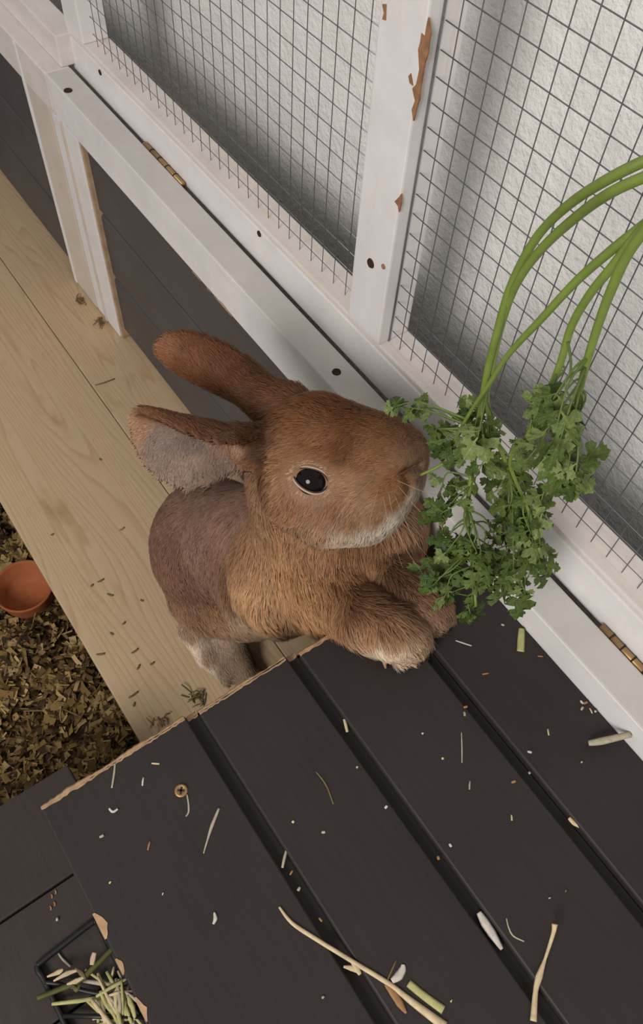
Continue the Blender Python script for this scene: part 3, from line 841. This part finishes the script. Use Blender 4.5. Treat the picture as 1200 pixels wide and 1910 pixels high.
# coat control points: pixel, depth guess, colour, hair length (m), hair flow (right, down, towards phone)
def csurf(px, py):
    d = find_surface(px, py, 0.36, 0.95)
    return P3(px, py, d)
COAT = [
    # head
    (600, 745, (108, 70, 42), 6, (-1, 0, 0)), (650, 770, (106, 68, 41), 5, (-1, 0.1, 0)), (560, 780, (112, 74, 46), 6, (-1, 0, 0)), (600, 820, (118, 80, 52), 7, (-1, 0.25, 0)),
    (640, 835, (98, 62, 37), 6, (-0.8, 0.5, 0)), (720, 800, (114, 78, 50), 4, (-1, 0, 0)), (760, 820, (120, 86, 60), 3, (-0.8, 0.3, 0)), (775, 850, (128, 98, 74), 2.5, (-.5, .8, 0)),
    (690, 850, (120, 84, 54), 4.5, (-1, 0.3, 0)), (720, 905, (122, 84, 50), 4.5, (-0.7, 0.7, 0)), (745, 930, (130, 96, 64), 4, (-0.6, 0.8, 0)), (520, 860, (126, 92, 62), 6, (-1, 0.3, 0)),
    (530, 900, (134, 98, 70), 6, (-1, 0.4, 0)), (550, 950, (128, 92, 66), 7, (-0.8, 0.6, 0)), (620, 950, (126, 92, 66), 6, (-0.5, 0.9, 0)), (655, 972, (132, 100, 72), 5, (-0.4, 0.9, 0)),
    (630, 1010, (180, 160, 140), 4, (-0.2, 1, 0)), (668, 1006, (186, 170, 150), 4, (-0.2, 1, 0)), (705, 992, (186, 172, 154), 4, (-0.2, 1, 0)), (740, 966, (192, 180, 164), 4, (-0.2, 1, 0)), (766, 934, (184, 168, 152), 4, (-.3, .9, 0)), (590, 1000, (140, 108, 82), 8, (-0.3, 1, 0)), (700, 965, (130, 98, 70), 5, (-0.4, 0.9, 0)), (735, 940, (126, 90, 58), 4, (-0.5, 0.9, 0)), (755, 905, (120, 84, 54), 3.5, (-0.6, 0.8, 0)),
    (640, 900, (138, 104, 76), 5, (-0.9, 0.5, 0)), (560, 925, (140, 106, 80), 5, (-0.9, 0.5, 0)), (610, 925, (136, 102, 76), 5, (-0.8, 0.6, 0)), (590, 862, (122, 84, 56), 5, (-1, 0.1, 0)),
    # ears
    (300, 650, (124, 82, 54), 3, (-1, -0.2, 0)), (350, 670, (108, 68, 42), 3, (-1, -0.4, 0)), (420, 710, (96, 60, 36), 4, (-1, -0.5, 0)), (480, 740, (92, 60, 38), 6, (-1, -0.3, 0)),
    (490, 790, (88, 58, 38), 7, (-0.9, 0.3, 0)), (300, 768, (112, 74, 48), 3, (-1, 0, 0)), (400, 775, (90, 56, 34), 4, (-1, 0, 0)), (460, 820, (96, 62, 40), 6, (-0.9, 0.2, 0)),
    (300, 820, (134, 116, 106), 3, (-0.8, 0.5, 0)), (360, 830, (122, 104, 96), 3, (-0.7, 0.7, 0)), (420, 870, (128, 106, 94), 3.5, (-0.6, 0.8, 0)), (350, 862, (150, 128, 112), 3, (-0.5, 0.9, 0)), (255, 800, (158, 122, 94), 3, (-1, 0.3, 0)), (280, 776, (112, 74, 48), 3, (-1, 0, 0)), (330, 780, (104, 68, 44), 3, (-1, 0, 0)), (370, 784, (98, 64, 42), 3.5, (-1, 0, 0)), (415, 796, (92, 60, 40), 4, (-1, 0, 0)), (435, 822, (118, 84, 60), 5, (-0.8, 0.5, 0)), (465, 862, (108, 76, 54), 6, (-0.6, 0.7, 0)), (452, 886, (126, 96, 74), 6, (-0.5, 0.8, 0)), (488, 850, (66, 42, 28), 6, (-0.9, 0.4, 0)), (490, 885, (84, 56, 38), 6, (-0.8, 0.6, 0)), (470, 790, (80, 50, 32), 6, (-1, 0.1, 0)), (440, 840, (140, 108, 84), 5, (-0.5, 0.8, 0)),  # dark brown ear base; its darkest points paint in the crease shade beside the cheek
    (640, 1036, (132, 96, 66), 12, (0, 1, 0)), (600, 1036, (136, 100, 70), 12, (-.1, 1, 0)), (690, 1026, (130, 96, 68), 11, (0.1, 1, 0)), (730, 1010, (132, 98, 72), 10, (0.2, 1, 0)), (560, 1010, (138, 102, 74), 11, (-.2, 1, 0)),
    # neck, chest
    (480, 960, (138, 106, 78), 11, (-0.5, 0.9, 0)), (520, 1010, (150, 114, 80), 13, (-0.2, 1, 0)), (460, 1050, (146, 110, 80), 11, (-0.1, 1, 0)), (480, 1110, (160, 124, 88), 12, (0.0, 1, 0)), (560, 1080, (146, 108, 72), 15, (0, 1, 0)),
    (620, 1080, (138, 100, 66), 15, (0.2, 1, 0)), (580, 1150, (150, 114, 78), 15, (0.1, 1, 0)), (640, 1130, (142, 106, 72), 13, (0.3, 1, 0)), (700, 1050, (136, 100, 72), 12, (0.4, 0.9, 0)), (760, 1000, (146, 114, 86), 11, (0.5, 0.9, 0)), (770, 960, (150, 118, 90), 9, (0.6, 0.7, 0)),
    (540, 1180, (154, 122, 90), 13, (0.2, 1, 0)), (470, 1170, (174, 150, 124), 11, (0.2, 1, 0)), (430, 1160, (166, 138, 110), 9, (0.3, 1, 0)),
    # back, flank
    (340, 920, (120, 92, 78), 6, (-0.8, 0.5, 0)), (400, 930, (126, 98, 84), 6, (-0.8, 0.6, 0)), (300, 980, (112, 84, 70), 6, (-0.6, 0.8, 0)), (370, 1000, (128, 100, 86), 6, (-0.6, 0.8, 0)), (430, 960, (132, 102, 86), 8, (-0.6, 0.8, 0)),
    (320, 1050, (116, 86, 70), 6, (-0.4, 0.9, 0)), (400, 1060, (122, 92, 74), 7, (-0.4, 0.9, 0)), (350, 1100, (118, 88, 72), 7, (-0.1, 1, 0)), (430, 1100, (110, 80, 60), 8, (0, 1, 0)), (360, 1140, (132, 100, 78), 7, (0.1, 1, 0)), (410, 1150, (150, 116, 86), 7, (0.3, 0.9, 0)),
    (355, 1190, (160, 132, 108), 6, (0.3, 1, 0)), (390, 1230, (146, 120, 98), 5, (0.4, 0.9, 0)), (354, 1205, (206, 190, 170), 5, (0.3, 1, 0)), (368, 1232, (206, 192, 174), 5, (0.3, 1, 0)), (388, 1254, (204, 190, 172), 5, (0.4, 1, 0)), (425, 1250, (130, 106, 86), 4, (0.5, 0.8, 0)), (455, 1245, (130, 108, 86), 4, (0.4, 0.9, 0)),
    # arms
    (660, 1130, (104, 72, 50), 9, (0.7, 0.7, 0)), (690, 1140, (122, 88, 62), 10, (0.8, 0.5, 0)), (720, 1180, (132, 98, 70), 9, (0.7, 0.7, 0)), (690, 1180, (146, 108, 76), 9, (0.4, 0.9, 0)), (760, 1160, (136, 104, 78), 9, (0.9, 0.4, 0)), (790, 1190, (158, 130, 104), 6, (0.8, 0.6, 0)),
    (705, 1212, (196, 178, 156), 6, (0.3, 0.9, 0)), (750, 1222, (188, 166, 142), 6, (0.5, 0.9, 0)), (780, 1210, (170, 144, 118), 6, (0.6, 0.8, 0)), (740, 1080, (92, 64, 46), 9, (0.7, 0.7, 0)), (770, 1110, (120, 88, 66), 8, (0.7, 0.7, 0)), (800, 1140, (132, 100, 78), 7, (0.7, 0.7, 0)), (815, 1165, (146, 116, 92), 5, (0.6, 0.8, 0)),
]
cp = np.array([csurf(a, b) for a, b, *_ in COAT])
cc = np.array([s2l(c[2]) for c in COAT])
cc = cc * 0.94 + 0.06 * cc.mean(1, keepdims=True)
cl = np.array([c[3] * 0.001 for c in COAT])
cf = np.array([camvec(*c[4]) for c in COAT])
def coat(p):
    C = np.zeros((len(p), 3)); Lh = np.zeros(len(p)); Fl = np.zeros((len(p), 3))
    for s in range(0, len(p), 20000):
        q = p[s:s + 20000]
        d2 = ((q[:, None, :] - cp[None]) ** 2).sum(2) + 1e-6
        w = d2 ** -2.0; w /= w.sum(1, keepdims=True)
        C[s:s + 20000] = w @ cc; Lh[s:s + 20000] = w @ cl; Fl[s:s + 20000] = w @ cf
    return C, Lh, Fl
COATK = 1.45
def fur_mat(name, hair):
    n = NB(name)
    a = n.n('ShaderNodeAttribute'); a.attribute_name = 'col'
    c = a.outputs['Color']
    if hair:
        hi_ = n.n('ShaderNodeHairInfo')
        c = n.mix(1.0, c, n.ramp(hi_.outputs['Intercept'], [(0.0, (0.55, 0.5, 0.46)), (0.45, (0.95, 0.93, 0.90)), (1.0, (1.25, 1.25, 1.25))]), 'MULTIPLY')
        na = n.n('ShaderNodeAttribute'); na.attribute_name = 'skin_nrm'
        ge = n.n('ShaderNodeNewGeometry')
        mxv = n.n('ShaderNodeMix', data_type='VECTOR'); mxv.inputs['Factor'].default_value = 0.22
        n.l(na.outputs['Vector'], mxv.inputs[4]); n.l(ge.outputs['Normal'], mxv.inputs[5])
        nn = n.n('ShaderNodeVectorMath', operation='NORMALIZE'); n.l(mxv.outputs[1], nn.inputs[0])
        n.l(nn.outputs[0], n.b.inputs['Normal'])
    n.l(c, n.b.inputs['Base Color'])
    return n.set(0.62, 0.18)
M['skin'] = fur_mat('undercoat', False)
M['fur'] = fur_mat('fur', True)

rab = tag(empty('rabbit', Vector(tuple(FOOT[1])) * 1.0), 'ginger brown rabbit standing on hind legs, front paws on the dark deck, nibbling parsley', 'rabbit')
rab.location.z = CZ + PINE
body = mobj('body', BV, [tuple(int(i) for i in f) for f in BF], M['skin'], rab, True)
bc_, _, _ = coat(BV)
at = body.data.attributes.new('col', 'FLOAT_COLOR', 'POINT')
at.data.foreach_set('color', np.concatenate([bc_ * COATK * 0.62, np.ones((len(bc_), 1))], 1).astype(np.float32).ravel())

# eye
def uv_sphere(name, c, r, m, parent, seg=28, rings=18):
    bm = bmesh.new(); bmesh.ops.create_uvsphere(bm, u_segments=seg, v_segments=rings, radius=r)
    for v in bm.verts: v.co = v.co + Vector(tuple(c))
    return bobj(name, bm, m, parent, True)
n_ = NB('eye_black'); n_.col((0.006, 0.004, 0.003)); M['eye'] = n_.set(0.06, 0.22)
eye = tag(uv_sphere('eye', EYE, EYE_R, M['eye'], rab), 'shiny black eye')
# pale lid: an almond ring hugging the eyeball
ex = CAMF[0] - eye_dir * (CAMF[0] @ eye_dir); ex /= np.linalg.norm(ex)
ey = np.cross(ex, eye_dir) * 1.0
if ey @ CAMF[1] < 0: ey = -ey
def lid_curve(a0, a1, tilt=0.38):
    pts = []
    for k in range(41):
        an = math.tau * k / 40
        u = a0 * math.cos(an) * (1.0 if math.cos(an) > 0 else 1.12); v = a1 * math.sin(an) * (1 + 0.10 * math.cos(an)) * (1.0 if math.sin(an) > 0 else 0.86)
        uu = u * math.cos(tilt) - v * math.sin(tilt); vv = u * math.sin(tilt) + v * math.cos(tilt)
        h = math.sqrt(max(EYE_R ** 2 * 1.10 - uu * uu - vv * vv, 0.0))
        pts.append(Vector(tuple(EYE + ex * uu + ey * vv + eye_dir * h)))
    return pts
M['lid'] = plain('pale_eyelid', s2l((172, 150, 132)), 0.8, 0.1)
M['lid_dark'] = plain('dark_eyelid', s2l((62, 46, 38)), 0.6, 0.3)
tube('eyelid', lid_curve(0.0107, 0.0078), 0.0010, M['lid'], rab, 6)
tube('eyelid', lid_curve(0.0100, 0.0071), 0.0006, M['lid_dark'], rab, 6)

# nose slit and mouth line, slightly proud of the muzzle
def on_skin(px, py, off=0.0004):
    d = find_surface(px, py, 0.4, 0.6)
    p = P3(px, py, d); return Vector(tuple(p + grad(p[None])[0] * off))
M['nose'] = plain('nose_skin', s2l((92, 62, 50)), 0.6, 0.3)
tube('nostril', catmull([on_skin(a, b, 0.0022) for a, b in [(736, 884), (748, 878), (757, 872), (766, 866), (773, 862)]], 4), lerp_r(17, 0.0004, 0.0012, 0.0008, 0.0004), M['nose'], rab, 6)
# claws
M['claw'] = plain('claw', s2l((150, 118, 92)), 0.5, 0.4)
for (a, b) in ((718, 1236), (744, 1238), (770, 1232), (792, 1216)):
    q = Z(a, b, DECK + 0.0035); dv = Vector(tuple(camvec(0.15, 1, 0.0))); dv.z = 0; dv.normalize()
    tube('claw', [q - dv * 0.004, q, q + dv * 0.0035 - Vector((0, 0, 0.0016))], [0.0018, 0.0016, 0.0006], M['claw'], rab, 6)

# fur strands
tri = np.concatenate([BF[:, [0, 1, 2]], BF[:, [0, 2, 3]]])
A_, B_, C_ = BV[tri[:, 0]], BV[tri[:, 1]], BV[tri[:, 2]]
area = np.linalg.norm(np.cross(B_ - A_, C_ - A_), axis=1)
NH = 190000
pick = rng.choice(len(tri), NH, p=area / area.sum())
u = rng.random((NH, 2)); fl = u.sum(1) > 1; u[fl] = 1 - u[fl]
root = A_[pick] + u[:, :1] * (B_[pick] - A_[pick]) + u[:, 1:] * (C_[pick] - A_[pick])
NV = BN[tri[pick, 0]] + u[:, :1] * (BN[tri[pick, 1]] - BN[tri[pick, 0]]) + u[:, 1:] * (BN[tri[pick, 2]] - BN[tri[pick, 0]])
NV /= np.linalg.norm(NV, axis=1, keepdims=True) + 1e-9
Cc, Lh, Fl = coat(root)
# keep the eye clear
rel = root - EYE
ru, rv = rel @ ex, rel @ ey
tl = 0.38
uu = ru * math.cos(tl) + rv * math.sin(tl); vv = -ru * math.sin(tl) + rv * math.cos(tl)
rad = np.sqrt((uu / 0.0112) ** 2 + (vv / 0.0088) ** 2)
near = np.linalg.norm(rel, axis=1) < 0.022
keep = ~(near & (rad < 1.04))
ringm = near & (rad < 1.26)
Cc[ringm] = Cc[ringm] * 0.5 + np.array(s2l((180, 158, 138))) * 0.5
Lh[near & (rad < 1.7)] *= 0.45
root, NV, Cc, Lh, Fl = root[keep], NV[keep], Cc[keep], Lh[keep], Fl[keep]
away = near[keep]
N = len(root)
def vnoise(p, s, seed):
    r = np.random.default_rng(seed); v = np.zeros(len(p))
    for _ in range(6):
        k = r.normal(size=3) * s; v += np.sin(p @ k + r.uniform(0, 6.28))
    return v / 6 * 1.6
Tn = Fl - NV * (Fl * NV).sum(1, keepdims=True)
Tn /= np.linalg.norm(Tn, axis=1, keepdims=True) + 1e-6
Bn = np.cross(NV, Tn)
sw = 0.38 * vnoise(root, 90, 1) + 0.30 * vnoise(root, 260, 2) + rng.normal(0, 0.16, N)
T2 = Tn * np.cos(sw)[:, None] + Bn * np.sin(sw)[:, None]
lift = np.clip(0.34 + 0.12 * vnoise(root, 160, 3) + rng.normal(0, 0.08, N), 0.10, 0.8)
Ln = Lh * np.clip(1 + 0.18 * vnoise(root, 200, 4) + rng.normal(0, 0.2, N), 0.35, 1.6)
KP = 5
pos = np.zeros((N, KP, 3))
for k in range(KP):
    tt = k / (KP - 1)
    pos[:, k] = root + NV * (Ln * (lift * 1.25 * tt - 0.55 * lift * tt * tt))[:, None] + T2 * (Ln * (0.72 * tt + 0.22 * tt * tt))[:, None]
# clump the tips together
cid = np.round(root / np.clip(Lh * 0.36, 0.0012, 0.006)[:, None]).astype(np.int64)
key = cid[:, 0] * 73856093 ^ cid[:, 1] * 19349663 ^ cid[:, 2] * 83492791
_, inv = np.unique(key, return_inverse=True)
cnt = np.bincount(inv)
tip = np.stack([np.bincount(inv, pos[:, -1, i]) / cnt for i in range(3)], 1)[inv]
for k in range(1, KP):
    tt = k / (KP - 1)
    pos[:, k] += (tip - pos[:, -1]) * 0.0 if k == KP - 1 else 0
off = tip - pos[:, -1]
for k in range(1, KP):
    pos[:, k] += off * (0.55 * (k / (KP - 1)) ** 1.6)
pos[:, :, 2] = np.maximum(pos[:, :, 2], CZ + PINE + 0.0004)
dk = (pos[:, :, 0] > -0.174)
pos[:, :, 2] = np.where(dk, np.maximum(pos[:, :, 2], CZ + DECK + 0.0004), pos[:, :, 2])
shade = np.clip(1 + 0.13 * vnoise(root, 120, 5) + 0.14 * vnoise(root, 420, 6) + rng.normal(0, 0.12, N), 0.5, 1.6)
Cc = Cc * COATK * shade[:, None]
hc = bpy.data.hair_curves.new('fur')
hc.add_curves([KP] * N)
hc.attributes['position'].data.foreach_set('vector', pos.astype(np.float32).ravel())
ra = hc.attributes.get('radius') or hc.attributes.new('radius', 'FLOAT', 'POINT')
wid = np.clip(0.00010 + Lh * 0.006, 0.00010, 0.00020)
rr = wid[:, None] * np.array([1.0, 1.0, 0.85, 0.6, 0.15])[None]
ra.data.foreach_set('value', rr.astype(np.float32).ravel())
a1 = hc.attributes.new('col', 'FLOAT_COLOR', 'CURVE')
a1.data.foreach_set('color', np.concatenate([Cc, np.ones((N, 1))], 1).astype(np.float32).ravel())
a2 = hc.attributes.new('skin_nrm', 'FLOAT_VECTOR', 'CURVE')
a2.data.foreach_set('vector', NV.astype(np.float32).ravel())
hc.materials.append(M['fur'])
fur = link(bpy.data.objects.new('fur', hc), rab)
fur['kind'] = 'stuff'

# whiskers
M['whisker'] = plain('whisker', s2l((168, 146, 122)), 0.5, 0.3)
for a, b, c in [((724, 915), (745, 1000), (792, 1075)), ((735, 920), (770, 1000), (800, 1040)), ((715, 925), (728, 990), (752, 1060)), ((742, 905), (790, 960), (832, 985)), ((708, 905), (690, 975), (688, 1040)), ((738, 895), (800, 920), (850, 925)), ((700, 890), (640, 950), (600, 1030))]:
    p0 = on_skin(*a); d0 = find_surface(*a, 0.4, 0.6)
    p1 = D(*b, d0 - 0.006); p2 = D(*c, d0 + 0.002)
    pts = catmull([p0, p1, p2], 7)
    tube('whisker', pts, lerp_r(len(pts), 0.00014, 0.00012, 0.00005), M['whisker'], rab, 4)


# ------------------------------------------------------------------ parsley
def leaf_mat():
    n = NB('parsley_leaf')
    tc = n.n('ShaderNodeTexCoord'); sx = n.n('ShaderNodeSeparateXYZ'); n.l(tc.outputs['Object'], sx.inputs[0])
    ab = n.n('ShaderNodeMath', operation='ABSOLUTE'); n.l(sx.outputs['X'], ab.inputs[0])
    oi = n.n('ShaderNodeObjectInfo')
    base = n.ramp(oi.outputs['Random'], [(0.0, s2l((66, 86, 36))), (0.5, s2l((92, 110, 50))), (1.0, s2l((134, 150, 92)))])
    vein = n.ramp(ab.outputs[0], [(0.0, (1.35, 1.3, 1.2)), (0.035, (1.0, 1.0, 1.0))])
    c = n.mix(1.0, base, vein, 'MULTIPLY')
    f = n.noise(tc.outputs['Object'], 6, 3)
    c = n.mix(1.0, c, n.ramp(f, [(0.3, (0.8, 0.82, 0.8)), (0.7, (1.12, 1.12, 1.1))]), 'MULTIPLY')
    n.l(c, n.b.inputs['Base Color'])
    n.set(0.5, 0.35)
    tr = n.n('ShaderNodeBsdfTranslucent'); n.l(c, tr.inputs['Color'])
    mx = n.n('ShaderNodeMixShader'); mx.inputs[0].default_value = 0.30
    out = n.t.nodes['Material Output']
    n.l(n.b.outputs[0], mx.inputs[1]); n.l(tr.outputs[0], mx.inputs[2]); n.l(mx.outputs[0], out.inputs['Surface'])
    n.bump(f, 0.3, 0.02)
    return n.m
M['leaf'] = leaf_mat()
M['stem'] = plain('parsley_stem', s2l((112, 130, 58)), 0.45, 0.4, var=0.15, scale=90)
M['stem2'] = plain('parsley_stalk', s2l((88, 108, 50)), 0.45, 0.4, var=0.15, scale=90)
HALF = [(0.03, 0.0), (0.035, 0.16), (0.13, 0.24), (0.30, 0.20), (0.46, 0.24), (0.43, 0.33), (0.55, 0.42), (0.43, 0.46), (0.44, 0.58), (0.31, 0.54), (0.20, 0.50), (0.15, 0.58), (0.27, 0.66), (0.35, 0.78), (0.24, 0.79), (0.23, 0.90), (0.12, 0.88), (0.06, 0.97)]
def leaf_mesh(seed, wide, fold, curl):
    r = random.Random(seed)
    hl = [(x * wide * r.uniform(0.85, 1.15), y * r.uniform(0.97, 1.03)) for x, y in HALF]
    hr = [(x * wide * r.uniform(0.85, 1.15), y * r.uniform(0.97, 1.03)) for x, y in HALF]
    def h(x, y): return -fold * abs(x) - curl * y * y + 0.05 * math.sin(9 * y + 7 * x + seed)
    mid = [(0, 0.0), (0, 0.2), (0, 0.42), (0, 0.55), (0, 0.75), (0, 1.0)]
    bm = bmesh.new()
    mv = [bm.verts.new((x, y, h(x, y))) for x, y in mid]
    for sgn, hh in ((1, hl), (-1, hr)):
        ov = [bm.verts.new((sgn * x, y, h(x, y))) for x, y in hh]
        groups = [(0, 1, [0, 1, 2]), (1, 2, [2, 3, 4, 5, 6, 7]), (2, 3, [7, 8, 9, 10]), (3, 4, [10, 11, 12, 13, 14]), (4, 5, [14, 15, 16, 17])]
        for a, b, ids in groups:
            loop = [mv[a]] + [ov[i] for i in ids] + [mv[b]]
            if sgn < 0: loop = loop[::-1]
            try: bm.faces.new(loop)
            except ValueError: pass
    bmesh.ops.triangulate(bm, faces=list(bm.faces))
    me = bpy.data.meshes.new('leaf'); bm.normal_update(); bm.to_mesh(me); bm.free()
    me.polygons.foreach_set('use_smooth', [True] * len(me.polygons))
    me.materials.append(M['leaf'])
    return me
LEAVES = [leaf_mesh(i, w, f, c) for i, (w, f, c) in enumerate([(0.85, 0.3, 0.2), (0.65, 0.5, 0.35), (0.95, 0.2, -0.12), (0.55, 0.7, 0.15), (0.75, 0.4, 0.5)])]
RP = random.Random(5)
CAMD = Vector(tuple(camvec(0, 0, 1)))
def place_leaf(parent, p, tdir, size):
    t_ = Vector(tdir).normalized()
    nrm = (CAMD * 0.75 + Vector((RP.gauss(0, .5), RP.gauss(0, .5), RP.gauss(0.25, .5))))
    nrm = (nrm - t_ * nrm.dot(t_)).normalized()
    x = t_.cross(nrm)
    o = bpy.data.objects.new('leaf', RP.choice(LEAVES))
    COL.objects.link(o)
    o.parent = parent
    o.matrix_parent_inverse = Matrix.Translation(-Vector(parent.location))
    s = size
    o.matrix_basis = Matrix([[x.x * s, t_.x * s, nrm.x * s, p.x], [x.y * s, t_.y * s, nrm.y * s, p.y], [x.z * s, t_.z * s, nrm.z * s, p.z], [0, 0, 0, 1]])
    return o
DOWN = Vector((0, 0, -1))
def sprig(label, path, radii, clusters, name='parsley_sprig'):
    pts = catmull([Z(*p) for p in path], 6)
    e = tag(empty(name, pts[-1]), label, 'parsley')
    tube('stem', pts, lerp_r(len(pts), *radii), M['stem'], e, 8)
    for (cx, cy, z, rx, ry, n, size) in clusters:
        for i in range(int(round(n * 1.3))):
            an = RP.uniform(0, math.tau); q = math.sqrt(RP.random())
            tip = Z(cx + rx * q * math.cos(an), cy + ry * q * math.sin(an), z + RP.gauss(0, 0.008))
            # root on the stem: a point above the tip, not too far
            cand = min(pts, key=lambda s: (s - tip).length + 3.0 * max(0, tip.z + 0.012 - s.z))
            midp = cand.lerp(tip, 0.55) + Vector((RP.gauss(0, .003), RP.gauss(0, .003), 0.004))
            ln = (tip - cand).length
            br = catmull([cand, midp, tip], 4)
            tube('branch', br, lerp_r(len(br), 0.0008, 0.0005, 0.0003), M['stem2'], e, 5)
            fwd = (tip - midp).normalized() * 0.7 + DOWN * 0.55 + Vector((RP.gauss(0, .3), RP.gauss(0, .3), RP.gauss(0, .2)))
            fwd.normalize()
            sidev = fwd.cross(CAMD).normalized()
            sz = 1.04 * size * RP.uniform(0.75, 1.2)
            place_leaf(e, tip, fwd, sz)
            for sg in (1, -1):
                if RP.random() < 0.85:
                    b = br[-2 - RP.randrange(2)]
                    place_leaf(e, b, fwd * 0.55 + sidev * sg * 0.8 + Vector((RP.gauss(0, .2),) * 3), sz * RP.uniform(0.6, 0.9))
    return e, pts
sprig('parsley stalk with the highest arch, its leaves hanging lowest by the paws',
      [(1330, 240, -.140), (1240, 283, -.155), (1142, 330, -.170), (1060, 383, -.195), (1000, 445, -.220), (955, 530, -.248), (930, 610, -.272), (910, 690, -.298), (896, 770, -.325), (884, 860, -.355), (873, 950, -.385), (880, 1040, -.410), (888, 1130, -.432)],
      (0.0021, 0.0021, 0.0021, 0.0018, 0.0014, 0.0008),
      [(845, 935, -.385, 34, 34, 5, 0.0150), (838, 1010, -.408, 30, 34, 5, 0.0155), (826, 1080, -.432, 32, 42, 9, 0.0165), (900, 1010, -.402, 40, 40, 6, 0.0165), (905, 1075, -.420, 45, 40, 8, 0.0170), (886, 1140, -.442, 10, 10, 2, 0.0150)])
sprig('parsley stalk of the second arch, leaves bunched beside the rabbit nose',
      [(1330, 268, -.142), (1230, 318, -.157), (1142, 358, -.172), (1075, 405, -.195), (1010, 465, -.220), (965, 528, -.245), (936, 605, -.272), (918, 685, -.298), (908, 745, -.318), (925, 815, -.342), (948, 875, -.362), (965, 960, -.390), (975, 1050, -.412)],
      (0.0021, 0.0021, 0.0020, 0.0018, 0.0012, 0.0008),
      [(905, 785, -.325, 34, 42, 7, 0.0160), (925, 870, -.357, 40, 28, 4, 0.0155), (955, 935, -.380, 45, 40, 8, 0.0165), (960, 1020, -.402, 40, 40, 7, 0.0160), (955, 1090, -.425, 35, 26, 6, 0.0160)])
sprig('parsley stalk of the middle arch, with the stem the rabbit bites',
      [(1310, 325, -.155), (1215, 408, -.178), (1142, 466, -.195), (1075, 525, -.216), (1010, 595, -.240), (950, 660, -.268), (912, 718, -.292), (880, 765, -.318), (852, 815, -.345), (832, 860, -.368), (785, 886, -.382)],
      (0.0020, 0.0020, 0.0018, 0.0012, 0.0009, 0.0009),
      [(855, 850, -.350, 26, 22, 3, 0.0120), (818, 812, -.347, 26, 18, 3, 0.0130), (800, 765, -.340, 22, 10, 1, 0.0120), (742, 758, -.352, 16, 6, 2, 0.0115), (775, 768, -.350, 14, 8, 1, 0.0120)])
sprig('parsley stalk with a low arch, leaves in front of the mesh corner',
      [(1300, 318, -.152), (1200, 424, -.180), (1142, 498, -.200), (1100, 550, -.216), (1066, 610, -.236), (1045, 680, -.256), (1012, 760, -.284), (978, 825, -.308), (952, 865, -.328), (985, 950, -.362), (1005, 1030, -.388)],
      (0.0020, 0.0020, 0.0017, 0.0012, 0.0008),
      [(1020, 760, -.275, 30, 36, 7, 0.0145), (985, 840, -.312, 24, 26, 3, 0.0140), (990, 960, -.372, 35, 40, 7, 0.0155), (1005, 1020, -.388, 22, 40, 6, 0.0145), (1018, 1070, -.400, 10, 14, 1, 0.0130)])
sprig('parsley stalk of the lowest arch at the right, nearest the wire mesh',
      [(1290, 330, -.150), (1184, 455, -.182), (1142, 538, -.203), (1112, 620, -.226), (1086, 710, -.252), (1070, 790, -.276), (1042, 870, -.304), (1012, 930, -.330)],
      (0.0021, 0.0021, 0.0018, 0.0012, 0.0008),
      [(1050, 775, -.262, 32, 45, 7, 0.0145), (1058, 860, -.290, 26, 40, 6, 0.0145), (1010, 935, -.335, 26, 22, 3, 0.0130)])
